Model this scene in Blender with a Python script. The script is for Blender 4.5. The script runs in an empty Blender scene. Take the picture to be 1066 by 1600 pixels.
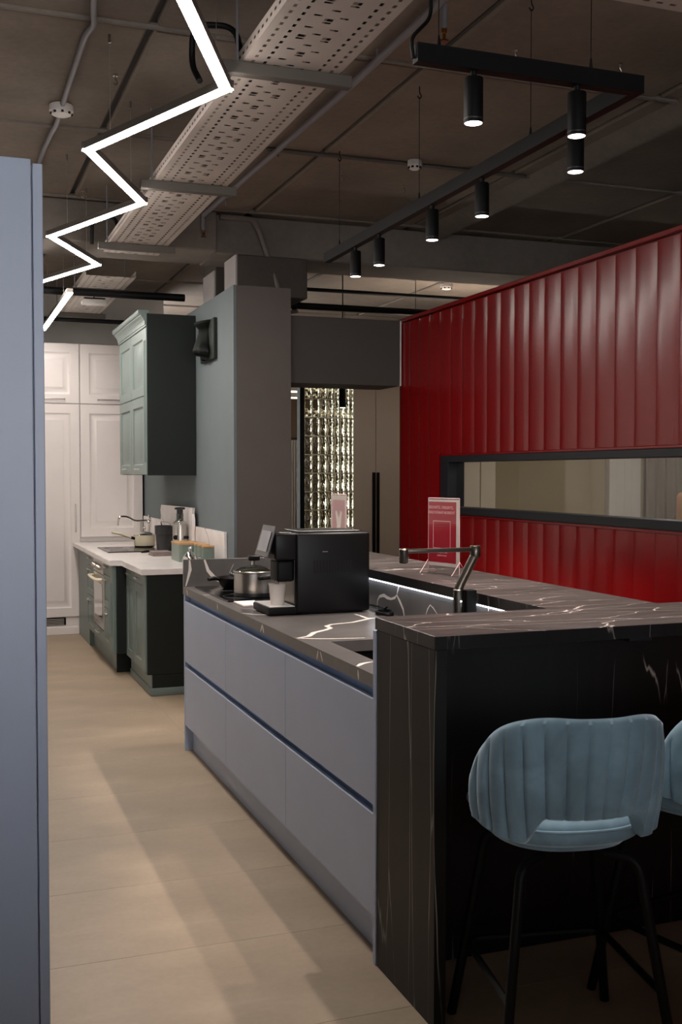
import bpy, bmesh, math, random
from mathutils import Vector, Matrix
random.seed(7)
SC = bpy.context.scene
COL = SC.collection
PI = math.pi

# ---------------------------------------------------------------- camera
cam_d = bpy.data.cameras.new('camera')
cam = bpy.data.objects.new('camera', cam_d); COL.objects.link(cam)
cam_d.sensor_fit = 'VERTICAL'; cam_d.sensor_height = 36.0
cam_d.lens = 1700.0/1600.0*36.0
cam.location = (0, 0, 1.53)
cam.rotation_euler = (math.radians(90-1.9877), 0, math.radians(-20.234))
cam_d.clip_start = 0.05
SC.camera = cam

# ---------------------------------------------------------------- world, exposure
w = bpy.data.worlds.new('world'); SC.world = w; w.use_nodes = True
w.node_tree.nodes['Background'].inputs[0].default_value = (1.0, 0.985, 0.99, 1)
w.node_tree.nodes['Background'].inputs[1].default_value = 6.2
SC.view_settings.view_transform = 'Standard'
SC.view_settings.look = 'None'
SC.view_settings.exposure = 0.45
SC.view_settings.gamma = 1.0
SC.view_settings.use_curve_mapping = False
ZIG_STRENGTH = 72.0      # zigzag pendant diffusers
SPOT_POWER = 62.0        # each track spotlight
LED_STRENGTH = 7.0       # strip under the bar shelf
BACK_STRENGTH = 2.2     # ceiling panels of the rooms behind
UPLIGHT_STRENGTH = 48.0  # upward side of the unseen lamp added in the passage

# ---------------------------------------------------------------- materials
def srgb(r, g, b):
    f = lambda c: (c/255/12.92) if c/255 <= 0.04045 else ((c/255+0.055)/1.055)**2.4
    return (f(r), f(g), f(b), 1)

class NT:
    def __init__(s, name):
        s.m = bpy.data.materials.new(name); s.m.use_nodes = True
        s.t = s.m.node_tree; s.b = s.t.nodes['Principled BSDF']
        s.tc = s.t.nodes.new('ShaderNodeTexCoord')
    def n(s, typ, **kw):
        o = s.t.nodes.new(typ)
        for k, v in kw.items():
            if k in o.inputs: o.inputs[k].default_value = v
            else: setattr(o, k, v)
        return o
    def l(s, a, b): s.t.links.new(a, b)
    def coords(s, scale=(1, 1, 1)):
        mp = s.n('ShaderNodeMapping'); mp.inputs['Scale'].default_value = scale
        s.l(s.tc.outputs['Object'], mp.inputs['Vector']); return mp.outputs[0]
    def ramp(s, fac, stops):
        r = s.n('ShaderNodeValToRGB'); s.l(fac, r.inputs[0])
        e = r.color_ramp.elements
        while len(e) < len(stops): e.new(0.5)
        for el, (p, c) in zip(e, stops): el.position = p; el.color = c
        return r.outputs[0]
    def bump(s, h, strength, dist=0.01):
        b = s.n('ShaderNodeBump', Strength=strength, Distance=dist)
        s.l(h, b.inputs['Height']); s.l(b.outputs[0], s.b.inputs['Normal'])

def plain(name, rgb, rough=0.5, metal=0.0, var=0.06, scale=6.0, bump=0.0, bscale=60.0, coat=0.0, spec=0.5):
    t = NT(name); t.b.inputs['Roughness'].default_value = rough
    t.b.inputs['Metallic'].default_value = metal
    t.b.inputs['Coat Weight'].default_value = coat
    t.b.inputs['Specular IOR Level'].default_value = spec
    c = srgb(*rgb)
    no = t.n('ShaderNodeTexNoise', Scale=scale, Detail=4.0); t.l(t.coords(), no.inputs['Vector'])
    lo = tuple(x*(1-var) for x in c[:3])+(1,); hi = tuple(min(1, x*(1+var)) for x in c[:3])+(1,)
    t.l(t.ramp(no.outputs[0], [(0.3, lo), (0.7, hi)]), t.b.inputs['Base Color'])
    if bump:
        n2 = t.n('ShaderNodeTexNoise', Scale=bscale, Detail=3.0); t.l(t.coords(), n2.inputs['Vector'])
        t.bump(n2.outputs[0], bump, 0.004)
    return t.m

def emit(name, rgb, strength):
    m = bpy.data.materials.new(name); m.use_nodes = True
    b = m.node_tree.nodes['Principled BSDF']
    b.inputs['Base Color'].default_value = (0.8, 0.8, 0.8, 1)
    b.inputs['Emission Color'].default_value = rgb
    b.inputs['Emission Strength'].default_value = strength
    return m

def glass(name, tint=(0.95, 0.97, 0.96), rough=0.02, gloss=0.12):
    """thin clear sheet: transparent with a mirror part that grows towards grazing angles"""
    m = bpy.data.materials.new(name); m.use_nodes = True
    t = m.node_tree; t.nodes.remove(t.nodes['Principled BSDF'])
    out = t.nodes['Material Output']
    tr = t.nodes.new('ShaderNodeBsdfTransparent'); tr.inputs[0].default_value = tint+(1,)
    gl = t.nodes.new('ShaderNodeBsdfGlossy'); gl.inputs['Roughness'].default_value = rough
    lw = t.nodes.new('ShaderNodeLayerWeight'); lw.inputs['Blend'].default_value = 0.5
    pw = t.nodes.new('ShaderNodeMath'); pw.operation = 'POWER'; pw.inputs[1].default_value = 4.0
    ad = t.nodes.new('ShaderNodeMath'); ad.operation = 'MULTIPLY_ADD'; ad.inputs[1].default_value = 0.8; ad.inputs[2].default_value = 0.03+gloss*0.1
    mx = t.nodes.new('ShaderNodeMixShader')
    t.links.new(lw.outputs['Facing'], pw.inputs[0]); t.links.new(pw.outputs[0], ad.inputs[0]); t.links.new(ad.outputs[0], mx.inputs[0])
    t.links.new(tr.outputs[0], mx.inputs[1]); t.links.new(gl.outputs[0], mx.inputs[2])
    t.links.new(mx.outputs[0], out.inputs[0])
    return m

def glass_block_mat():
    t = NT('wavy block glass'); b = t.b
    b.inputs['Base Color'].default_value = (0.60, 0.60, 0.45, 1)
    b.inputs['Transmission Weight'].default_value = 1.0
    b.inputs['Roughness'].default_value = 0.04; b.inputs['IOR'].default_value = 1.45
    no = t.n('ShaderNodeTexNoise', Scale=22.0, Detail=2.0, Distortion=0.6); t.l(t.coords((1, 1, 0.45)), no.inputs['Vector'])
    t.bump(no.outputs[0], 0.6, 0.03)
    return t.m

def concrete(name, rgb, rough=0.85):
    t = NT(name); c = srgb(*rgb); t.b.inputs['Roughness'].default_value = rough
    n1 = t.n('ShaderNodeTexNoise', Scale=1.3, Detail=8.0, Roughness=0.62); t.l(t.coords(), n1.inputs['Vector'])
    n2 = t.n('ShaderNodeTexNoise', Scale=28.0, Detail=5.0); t.l(t.coords(), n2.inputs['Vector'])
    mx = t.n('ShaderNodeMath', operation='MULTIPLY_ADD'); mx.inputs[1].default_value = 0.25
    t.l(n2.outputs[0], mx.inputs[0]); t.l(n1.outputs[0], mx.inputs[2])
    lo = tuple(x*0.72 for x in c[:3])+(1,); hi = tuple(min(1, x*1.22) for x in c[:3])+(1,)
    t.l(t.ramp(mx.outputs[0], [(0.42, lo), (0.82, hi)]), t.b.inputs['Base Color'])
    t.bump(n2.outputs[0], 0.25, 0.006)
    return t.m

def floor_mat():
    t = NT('beige porcelain'); t.b.inputs['Roughness'].default_value = 0.5
    n1 = t.n('ShaderNodeTexNoise', Scale=1.7, Detail=7.0, Roughness=0.6, Distortion=0.4); t.l(t.coords((1, 2.2, 1)), n1.inputs['Vector'])
    n2 = t.n('ShaderNodeTexNoise', Scale=45.0, Detail=4.0); t.l(t.coords(), n2.inputs['Vector'])
    mx = t.n('ShaderNodeMath', operation='MULTIPLY_ADD'); mx.inputs[1].default_value = 0.22
    t.l(n2.outputs[0], mx.inputs[0]); t.l(n1.outputs[0], mx.inputs[2])
    t.l(t.ramp(mx.outputs[0], [(0.38, srgb(138, 120, 100)), (0.62, srgb(152, 134, 113)), (0.85, srgb(164, 146, 125))]), t.b.inputs['Base Color'])
    rr = t.ramp(n1.outputs[0], [(0.3, (0.46, 0.46, 0.46, 1)), (0.7, (0.58, 0.58, 0.58, 1))]); t.l(rr, t.b.inputs['Roughness'])
    return t.m

def vein_marble(name, base, base2, vein, scale=(1, 1, 1), thick=0.012, dens=2.2, rough=0.4, thr=0.45, spec=0.5):
    """stone with thin broken veins: distance to voronoi edges, warped and masked by noise"""
    t = NT(name); t.b.inputs['Roughness'].default_value = rough; t.b.inputs['Specular IOR Level'].default_value = spec
    co = t.coords(scale)
    nz = t.n('ShaderNodeTexNoise', Scale=2.2, Detail=5.0); t.l(co, nz.inputs['Vector'])
    wp = t.n('ShaderNodeVectorMath', operation='MULTIPLY_ADD'); wp.inputs[1].default_value = (0.28, 0.28, 0.28)
    t.l(nz.outputs['Color'], wp.inputs[0]); t.l(co, wp.inputs[2])
    vo = t.n('ShaderNodeTexVoronoi', Scale=dens); vo.feature = 'DISTANCE_TO_EDGE'; t.l(wp.outputs[0], vo.inputs['Vector'])
    ln = t.ramp(vo.outputs['Distance'], [(0.0, (1, 1, 1, 1)), (thick, (0, 0, 0, 1))])
    mk = t.n('ShaderNodeTexNoise', Scale=3.1, Detail=3.0); t.l(t.coords(), mk.inputs['Vector'])
    mm = t.ramp(mk.outputs[0], [(thr, (0, 0, 0, 1)), (thr+0.18, (1, 1, 1, 1))])
    fc = t.n('ShaderNodeMath', operation='MULTIPLY'); t.l(ln, fc.inputs[0]); t.l(mm, fc.inputs[1])
    n3 = t.n('ShaderNodeTexNoise', Scale=7.0, Detail=6.0); t.l(co, n3.inputs['Vector'])
    bc = t.ramp(n3.outputs[0], [(0.3, srgb(*base)), (0.75, srgb(*base2))])
    mix = t.n('ShaderNodeMixRGB'); t.l(fc.outputs[0], mix.inputs[0]); t.l(bc, mix.inputs[1]); mix.inputs[2].default_value = srgb(*vein)
    t.l(mix.outputs[0], t.b.inputs['Base Color'])
    return t.m

def velvet(name, rgb):
    t = NT(name); c = srgb(*rgb); t.b.inputs['Roughness'].default_value = 0.75
    t.b.inputs['Sheen Weight'].default_value = 0.6; t.b.inputs['Sheen Roughness'].default_value = 0.4
    t.b.inputs['Sheen Tint'].default_value = (0.75, 0.88, 1, 1); t.b.inputs['Specular IOR Level'].default_value = 0.2
    n1 = t.n('ShaderNodeTexNoise', Scale=9.0, Detail=5.0, Distortion=0.5); t.l(t.coords(), n1.inputs['Vector'])
    lo = tuple(x*0.8 for x in c[:3])+(1,); hi = tuple(min(1, x*1.25) for x in c[:3])+(1,)
    t.l(t.ramp(n1.outputs[0], [(0.35, lo), (0.7, hi)]), t.b.inputs['Base Color'])
    n2 = t.n('ShaderNodeTexNoise', Scale=350.0, Detail=2.0); t.l(t.coords(), n2.inputs['Vector'])
    t.bump(n2.outputs[0], 0.15, 0.001)
    return t.m

def wood(name, rgb):
    t = NT(name); c = srgb(*rgb); t.b.inputs['Roughness'].default_value = 0.5
    n1 = t.n('ShaderNodeTexNoise', Scale=9.0, Detail=6.0); t.l(t.coords((1, 8, 8)), n1.inputs['Vector'])
    lo = tuple(x*0.75 for x in c[:3])+(1,)
    t.l(t.ramp(n1.outputs[0], [(0.35, lo), (0.65, c)]), t.b.inputs['Base Color'])
    return t.m

M = {}
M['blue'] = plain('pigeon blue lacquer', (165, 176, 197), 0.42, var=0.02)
M['channel'] = plain('deeper blue channel', (126, 152, 196), 0.4, var=0.02)
M['green'] = plain('grey green lacquer fronts', (106, 120, 116), 0.4, var=0.04)
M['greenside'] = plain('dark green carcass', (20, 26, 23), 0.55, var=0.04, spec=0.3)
M['white'] = plain('white lacquer', (212, 204, 200), 0.4, var=0.015)
M['cream'] = plain('cream paint', (216, 205, 186), 0.6, var=0.03)
M['olive'] = plain('taupe paint', (160, 146, 122), 0.7, var=0.03)
M['greige'] = plain('greige lacquer', (178, 165, 152), 0.5, var=0.02)
M['teal'] = plain('teal wall paint', (102, 111, 114), 0.8, var=0.03, bump=0.05)
M['grey'] = plain('grey wall paint', (94, 87, 83), 0.8, var=0.03, bump=0.05)
M['darkgrey'] = plain('dark grey panel', (66, 62, 59), 0.65, var=0.03)
M['wallwhite'] = plain('white wall paint', (205, 200, 194), 0.8, var=0.02)
M['whitebright'] = plain('bright white wall paint', (232, 230, 228), 0.8, var=0.02)
M['brown'] = plain('brown wall paint', (88, 70, 54), 0.8, var=0.05)
M['red'] = plain('satin red lacquer', (116, 9, 12), 0.6, var=0.03, coat=0.8, spec=0.0)
M['red'].node_tree.nodes['Principled BSDF'].inputs['Coat Roughness'].default_value = 0.25
M['red'].node_tree.nodes['Principled BSDF'].inputs['Coat IOR'].default_value = 1.62
M['black'] = plain('black metal', (8, 8, 9), 0.55, var=0.1, spec=0.2)
M['blackgloss'] = plain('black glass', (8, 8, 9), 0.16, var=0.1, spec=0.3)
M['blackplastic'] = plain('black plastic', (8, 7, 8), 0.40, var=0.1, spec=0.3)
M['vent'] = plain('vent recess', (3, 3, 3), 0.9)
M['darkplastic'] = plain('charcoal plastic', (34, 34, 36), 0.4, var=0.1)
M['framedark'] = plain('anthracite frame', (27, 28, 33), 0.45, var=0.05, spec=0.3)
M['steel'] = plain('brushed steel', (190, 186, 180), 0.28, 1.0, var=0.04)
M['chrome'] = plain('polished chrome', (220, 218, 214), 0.09, 1.0, var=0.02)
M['gunmetal'] = plain('gunmetal', (104, 98, 90), 0.3, 1.0, var=0.05)
M['galv'] = plain('painted tray steel', (178, 168, 160), 0.55, 0.0, var=0.06)
M['pipe'] = plain('grey conduit', (128, 126, 132), 0.5, var=0.06)
M['supp'] = plain('support channel', (86, 80, 74), 0.6, 0.0, var=0.06)
M['plasticw'] = plain('white plastic', (205, 200, 196), 0.5, var=0.03)
M['paper'] = plain('white paper', (225, 214, 206), 0.8, var=0.02)
M['pink'] = plain('pink print', (205, 150, 152), 0.6, var=0.08)
M['redprint'] = plain('red print', (178, 26, 46), 0.5, var=0.04)
M['whiteprint'] = plain('white print', (232, 190, 190), 0.6, var=0.02)
M['concrete'] = concrete('ceiling concrete', (122, 111, 100))
M['concrete2'] = concrete('beam concrete', (120, 112, 104))
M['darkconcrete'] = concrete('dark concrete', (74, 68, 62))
M['joint'] = plain('slab joint', (52, 48, 46), 0.9, var=0.1)
M['floor'] = floor_mat()
M['grout'] = plain('floor grout', (140, 124, 104), 0.9, var=0.05)
M['stone'] = plain('dark grey quartz', (92, 88, 86), 0.3, var=0.10, scale=14)
M['vein'] = plain('white quartz vein', (226, 216, 208), 0.3, var=0.04)
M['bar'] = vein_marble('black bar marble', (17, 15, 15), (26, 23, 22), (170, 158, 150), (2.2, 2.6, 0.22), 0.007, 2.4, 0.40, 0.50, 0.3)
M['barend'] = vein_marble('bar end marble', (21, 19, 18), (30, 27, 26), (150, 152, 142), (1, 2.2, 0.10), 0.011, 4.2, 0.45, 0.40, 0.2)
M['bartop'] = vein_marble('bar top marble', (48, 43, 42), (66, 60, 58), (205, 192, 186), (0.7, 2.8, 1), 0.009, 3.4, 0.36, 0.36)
M['wmarble'] = vein_marble('white marble', (226, 220, 218), (236, 230, 226), (150, 140, 140), (1, 1, 1.4), 0.02, 2.0, 0.2, 0.5)
M['velvet'] = velvet('pale blue velvet', (120, 146, 160))
M['wood'] = wood('beech lid', (196, 150, 100))
M['sage'] = plain('sage enamel', (108, 121, 111), 0.35, var=0.04)
M['creamenamel'] = plain('cream enamel', (222, 212, 184), 0.25, var=0.02)
M['towel'] = plain('taupe cloth', (128, 116, 112), 0.95, var=0.15, scale=40, bump=0.4, bscale=200)
M['peach'] = plain('peach fabric', (200, 150, 116), 0.8, var=0.15, scale=8)
M['litside'] = plain('pale lit column side', (170, 164, 162), 0.7, var=0.04)  # pale tone stands in for lamp light on the column sides
M['brass'] = plain('brass', (150, 100, 50), 0.3, 1.0)
M['zig'] = emit('pendant diffuser', (1.0, 0.925, 0.86, 1), ZIG_STRENGTH)
M['led'] = emit('led strip', (0.80, 0.88, 1.0, 1), LED_STRENGTH)
M['spotlens'] = emit('spot lens', (1.0, 0.88, 0.84, 1), 9.0)
M['backpanel'] = emit('ceiling light panel', (1.0, 0.84, 0.66, 1), BACK_STRENGTH)
M['roomfill'] = emit('room fill panel', (1.0, 0.90, 0.80, 1), 13.0)
M['passage'] = emit('passage fill light', (1.0, 0.86, 0.74, 1), 17.0)
M['uplight'] = emit('passage fill uplight', (1.0, 0.84, 0.70, 1), UPLIGHT_STRENGTH)
M['glass'] = glass('clear pane')
M['acrylic'] = glass('clear acrylic', (0.97, 0.97, 0.97), 0.03, 0.1)
M['lidglass'] = glass('lid glass', (0.8, 0.82, 0.8), 0.04, 0.6)
M['block'] = glass_block_mat()
M['screen'] = plain('glossy display', (96, 94, 96), 0.2, var=0.1)
M['screen2'] = plain('display text area', (150, 150, 154), 0.2, var=0.1)

# ---------------------------------------------------------------- mesh helpers
def BM(): return bmesh.new()

def abox(bm, x0, x1, y0, y1, z0, z1, bev=0.0, seg=1):
    """axis-aligned box, edges chamfered when bev > 0"""
    vs = [bm.verts.new(p) for p in ((x0, y0, z0), (x1, y0, z0), (x1, y1, z0), (x0, y1, z0), (x0, y0, z1), (x1, y0, z1), (x1, y1, z1), (x0, y1, z1))]
    fs = [bm.faces.new([vs[i] for i in q]) for q in ((0, 3, 2, 1), (4, 5, 6, 7), (0, 1, 5, 4), (1, 2, 6, 5), (2, 3, 7, 6), (3, 0, 4, 7))]
    if bev > 0:
        es = list({e for f in fs for e in f.edges})
        bmesh.ops.bevel(bm, geom=es, offset=bev, segments=seg, affect='EDGES', profile=0.5)
    return bm

def bar(bm, p, q, wd, ht, up=(0, 0, 1)):
    """rectangular bar from p to q"""
    p, q = Vector(p), Vector(q); d = (q-p).normalized(); u = Vector(up)
    s = d.cross(u).normalized(); u = s.cross(d)
    vs = [bm.verts.new(c+s*a*wd/2+u*b*ht/2) for c in (p, q) for a, b in ((-1, -1), (1, -1), (1, 1), (-1, 1))]
    for f in ((3, 2, 1, 0), (4, 5, 6, 7), (0, 1, 5, 4), (1, 2, 6, 5), (2, 3, 7, 6), (3, 0, 4, 7)): bm.faces.new([vs[i] for i in f])
    return bm

def tube(bm, pts, r, n=8, closed=False, rads=None):
    pts = [Vector(p) for p in pts]; rings = []; N = len(pts); prev = None
    for i, p in enumerate(pts):
        a = pts[(i-1) % N] if (i > 0 or closed) else p
        b = pts[(i+1) % N] if (i < N-1 or closed) else p
        d = (b-a).normalized()
        if prev is None:
            u = Vector((0, 0, 1)) if abs(d.z) < 0.9 else Vector((1, 0, 0))
        else: u = prev
        s = d.cross(u).normalized(); u = s.cross(d).normalized(); prev = u
        rr = rads[i] if rads else r
        rings.append([bm.verts.new(p+(s*math.cos(2*PI*k/n)+u*math.sin(2*PI*k/n))*rr) for k in range(n)])
    M_ = N if closed else N-1
    for i in range(M_):
        A, B = rings[i], rings[(i+1) % N]
        for k in range(n): bm.faces.new((A[k], A[(k+1) % n], B[(k+1) % n], B[k]))
    if not closed:
        bm.faces.new(rings[0][::-1]); bm.faces.new(rings[-1])
    return bm

def bend(pts, r, n=5):
    """round the corners of a polyline"""
    P = [Vector(p) for p in pts]; out = [P[0]]
    for i in range(1, len(P)-1):
        a = (P[i-1]-P[i]); b = (P[i+1]-P[i]); rr = min(r, a.length*0.45, b.length*0.45)
        a = P[i]+a.normalized()*rr; b = P[i]+b.normalized()*rr
        for k in range(n+1):
            t = k/n; out.append(a*(1-t)**2+P[i]*2*t*(1-t)+b*t*t)
    out.append(P[-1]); return out

def lathe(bm, prof, c=(0, 0, 0), n=28, sx=1.0, sy=1.0):
    """profile of (r, z) revolved about z; r = 0 closes"""
    c = Vector(c); rings = []
    for r, z in prof:
        if r <= 1e-6: rings.append([bm.verts.new(c+Vector((0, 0, z)))])
        else: rings.append([bm.verts.new(c+Vector((r*sx*math.cos(2*PI*k/n), r*sy*math.sin(2*PI*k/n), z))) for k in range(n)])
    for A, B in zip(rings, rings[1:]):
        for k in range(n):
            k2 = (k+1) % n
            if len(A) == 1 and len(B) == 1: continue
            if len(A) == 1: bm.faces.new((A[0], B[k2], B[k]))
            elif len(B) == 1: bm.faces.new((A[k], A[k2], B[0]))
            else: bm.faces.new((A[k], A[k2], B[k2], B[k]))
    return bm

def prism(bm, poly, axis, a, b):
    """polygon in the two other axes extruded along axis (0 x, 1 y, 2 z) from a to b"""
    def P(u, v, t): return {0: (t, u, v), 1: (u, t, v), 2: (u, v, t)}[axis]
    A = [bm.verts.new(P(u, v, a)) for u, v in poly]; B = [bm.verts.new(P(u, v, b)) for u, v in poly]
    n = len(poly)
    bm.faces.new(A[::-1]); bm.faces.new(B)
    for i in range(n): bm.faces.new((A[i], A[(i+1) % n], B[(i+1) % n], B[i]))
    return bm

def panel_front(bm, o, U, V, N, w, h, t, loops):
    """door leaf: rectangle w x h at o, thickness t behind, front face stepped by (inset, depth) loops"""
    o, U, V, N = Vector(o), Vector(U), Vector(V), Vector(N)
    def ring(i, d): return [bm.verts.new(o+U*x+V*y+N*d) for x, y in ((i, i), (w-i, i), (w-i, h-i), (i, h-i))]
    back = ring(0, -t); rs = [back]+[ring(i, d) for i, d in loops]
    bm.faces.new(back[::-1])
    for A, B in zip(rs, rs[1:]):
        for k in range(4): bm.faces.new((A[k], A[(k+1) % 4], B[(k+1) % 4], B[k]))
    bm.faces.new(rs[-1])
    return bm

RAISED = [(0, -0.003), (0.003, 0), (0.058, 0), (0.066, -0.009), (0.078, -0.009), (0.112, -0.001), (0.114, 0.0)]
SHALLOW = [(0, -0.003), (0.003, 0), (0.085, 0), (0.095, -0.008), (0.112, -0.010), (0.150, -0.002), (0.152, 0.0)]
FLAT = [(0, -0.0015), (0.0015, 0)]

def wloc(p):
    v = Vector((0, 0, 0))
    while p: v = v+p.location; p = p.parent
    return v

def obj(name, bm, mat, parent=None, local=False, sharp=35, base=True):
    """link the bmesh as one object. World coordinates unless local; top-level meshes get their origin at their base."""
    bmesh.ops.recalc_face_normals(bm, faces=bm.faces[:])
    me = bpy.data.meshes.new(name)
    off = Vector((0, 0, 0))
    if not local:
        if parent is not None: off = wloc(parent)
        elif base:
            xs = [v.co for v in bm.verts]
            off = Vector(((min(c.x for c in xs)+max(c.x for c in xs))/2, (min(c.y for c in xs)+max(c.y for c in xs))/2, min(c.z for c in xs)))
        if off.length > 0: bmesh.ops.translate(bm, verts=bm.verts[:], vec=-off)
    bm.to_mesh(me); bm.free()
    for p in me.polygons: p.use_smooth = True
    me.set_sharp_from_angle(angle=math.radians(sharp))
    me.materials.append(mat)
    o = bpy.data.objects.new(name, me); COL.objects.link(o)
    if parent is not None: o.parent = parent
    elif not local: o.location = off
    return o

def tag(o, label, cat, group=None, kind=None):
    o['label'] = label
    if cat: o['category'] = cat
    if group: o['group'] = group
    if kind: o['kind'] = kind
    return o

def thing(name, label, cat, loc=(0, 0, 0), rz=0.0, group=None, kind=None):
    o = bpy.data.objects.new(name, None); COL.objects.link(o)
    o.empty_display_size = 0.1
    o.location = loc; o.rotation_euler = (0, 0, rz)
    return tag(o, label, cat, group, kind)

def dup(root, loc, rz=None, label=None):
    def cp(o, par):
        c = o.copy(); COL.objects.link(c)
        if par: c.parent = par
        for ch in o.children: cp(ch, c)
        return c
    r = cp(root, None); r.location = loc
    if rz is not None: r.rotation_euler = (0, 0, rz)
    if label: r['label'] = label
    return r

def share(name, src, loc, parent=None, rot=None):
    c = bpy.data.objects.new(name, src.data); COL.objects.link(c)
    if parent: c.parent = parent
    c.location = loc
    if rot: c.rotation_euler = rot
    return c

# ================================================================ SETTING
ZC = 3.40
WT = 0.878           # kitchen worktop height
# floor: 1.2 x 0.6 m porcelain tiles, each a piece
fl = obj('floor', abox(BM(), -3.3, 7.2, -4.15, 13.4, -0.06, -0.002), M['grout'], base=False)
tag(fl, 'beige porcelain tiled floor of the showroom', 'floor', kind='structure')
tl = None
XJ = [-1.065, 0.135, 1.335, 2.535, 3.735, 4.935, 6.135]
k = 0
yy = 0.42
while yy < 12.6:
    for i in range(len(XJ)-1):
        if XJ[i] < -0.5 and yy > 3: continue
        if yy < 1.2 and i > 4: continue
        if tl is None:
            tl = obj('tile', abox(BM(), 0.0008, 1.1992, 0.0008, 0.5992, -0.010, 0.0, 0.0005), M['floor'], fl, local=True)
            tl.location = (XJ[i], yy, 0)
        else: share('tile', tl, (XJ[i], yy, 0), fl)
    yy += 0.6

# ceiling: precast slabs between recessed joints
ce = obj('ceiling', abox(BM(), -3.3, 7.2, -4.15, 13.4, ZC+0.03, ZC+0.15), M['joint'], base=False)
tag(ce, 'bare concrete slab ceiling with dark joints', 'ceiling', kind='structure')
XS = [-1.66, -0.40, 0.86, 2.117, 3.37, 4.63, 5.89, 7.15]
YS = [-3.9, -2.84, -1.35, 0.14, 1.63, 3.12, 4.62, 6.09, 7.58, 9.07, 10.56, 12.05, 13.3]
for j in range(len(YS)-1):
    for i in range(len(XS)-1):
        g = 0.014
        x0, x1, y0, y1 = XS[i]+g, XS[i+1]-g, YS[j]+0.02, YS[j+1]-0.02
        dz = random.uniform(-0.004, 0.006)
        obj('slab', abox(BM(), x0, x1, y0, y1, ZC+dz, ZC+0.05, 0.012), M['concrete'], ce)
# grouted cross joints leave a rounded bead on the near side
for j in range(1, len(YS)-1):
    bm = BM(); tube(bm, [(XS[0], YS[j]-0.012, ZC+0.004), (XS[-1], YS[j]-0.012, ZC+0.004)], 0.016, 8)
    obj('joint_bead', bm, M['concrete2'], ce)

def structure(name, bm, mat, label, cat):
    return tag(obj(name, bm, mat, base=False), label, cat, kind='structure')

structure('wall_left', abox(BM(), -0.75, -0.60, 5.2, 12.6, 0, ZC), M['whitebright'], 'white side wall along the aisle behind the blue cabinet', 'wall')
structure('wall_far', abox(BM(), -0.60, 2.2, 11.30, 11.45, 0, ZC), M['wallwhite'], 'white end wall behind the tall white cabinets', 'wall')
structure('wall_back', abox(BM(), 2.2, 7.0, 13.0, 13.15, 0, ZC), M['brown'], 'brown back wall seen past the glass blocks', 'wall')

# added shop front behind the viewer: lets daylight in over a light-blocking island
sf = thing('wall_added_shopfront', 'added shop front wall, unseen, with a wide daylight window behind the viewer', 'wall', (0, -4.05, 0), kind='structure')
for nm, a in (('sill_wall', (-3.3, 6.8, -4.15, -4.0, 0, 1.0)), ('head_wall', (-3.3, 6.8, -4.15, -4.0, 2.62, ZC+0.03)), ('pier', (-3.3, -2.6, -4.15, -4.0, 1.0, 2.62)), ('pier', (2.4, 6.8, -4.15, -4.0, 1.0, 2.62))):
    obj(nm, abox(BM(), *a), M['wallwhite'], sf)
for x in (-0.37, 1.30): obj('mullion', abox(BM(), x-0.03, x+0.03, -4.12, -4.03, 1.0, 2.62), M['framedark'], sf)
structure('wall_left_front', abox(BM(), -3.3, -3.15, -4.0, 5.35, 0, ZC+0.03), M['grey'], 'added grey side wall left of the viewer, unseen', 'wall')  # side walls added out of view so daylight enters only by the shop front
structure('wall_left_return', abox(BM(), -3.15, -0.7501, 5.20, 5.35, 0, ZC+0.03), M['grey'], 'grey return wall behind the tall blue cabinet', 'wall')
structure('wall_right_front', abox(BM(), 6.8, 6.95, -4.0, 13.0, 0, ZC+0.03), M['grey'], 'added grey side wall far right of the viewer, unseen', 'wall')
di = thing('daylight_block', 'added low grey island behind the viewer, unseen, shading the floor', 'cabinet', (1.2, -1.2, 0))  # added out of view; keeps low daylight off the floor by the stools
obj('body', abox(BM(), -1.6, 4.4, -1.65, -0.75, 0.08, 1.20, 0.004), M['darkgrey'], di)
obj('plinth', abox(BM(), -1.56, 4.36, -1.60, -0.80, 0, 0.0795), M['black'], di)
obj('countertop', abox(BM(), -1.62, 4.42, -1.67, -0.73, 1.2005, 1.25, 0.003), M['stone'], di)

# partition block: teal long face, grey end
pt = obj('wall_partition', abox(BM(), 1.90, 2.287, 7.205, 11.3, 0, 2.81), M['grey'], base=False)
tag(pt, 'free standing partition with a teal long face and grey end', 'wall', kind='structure')
obj('teal_face', abox(BM(), 1.88, 1.8995, 7.207, 11.298, 0, 2.812), M['teal'], pt)['label'] = 'teal painted long face'
# lintel box over the passage
li = structure('lintel', abox(BM(), 2.287, 3.12, 7.24, 7.62, 2.165, 2.632, 0.002), M['darkgrey'], 'dark grey boxed lintel over the passage beside the red wall', 'lintel')
obj('edge_trim', abox(BM(), 3.121, 3.131, 7.235, 7.62, 2.165, 2.632, 0.001), M['wallwhite'], li)

# concrete beam and columns above the partition
structure('beam', abox(BM(), -0.6, 1.87, 7.62, 8.15, 3.115, ZC, 0.01), M['concrete2'], 'concrete beam crossing over the aisle in front of the cable tray end', 'beam')
structure('beam', abox(BM(), 1.87, 6.0, 7.70, 8.20, 3.115, ZC, 0.01), M['concrete2'], 'lower concrete beam running right above the passage', 'beam')
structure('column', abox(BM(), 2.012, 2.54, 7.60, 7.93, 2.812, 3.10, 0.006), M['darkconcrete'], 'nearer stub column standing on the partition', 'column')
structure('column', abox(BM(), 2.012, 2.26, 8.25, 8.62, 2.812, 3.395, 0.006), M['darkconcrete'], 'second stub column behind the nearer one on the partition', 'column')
structure('beam', prism(BM(), [(3.47, 3.41), (3.60, 3.335), (3.64, 3.335), (3.64, 3.41)], 1, 2.0, 7.68), M['concrete2'], 'bevelled edge beam on the ceiling beyond the red wall', 'beam')

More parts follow.
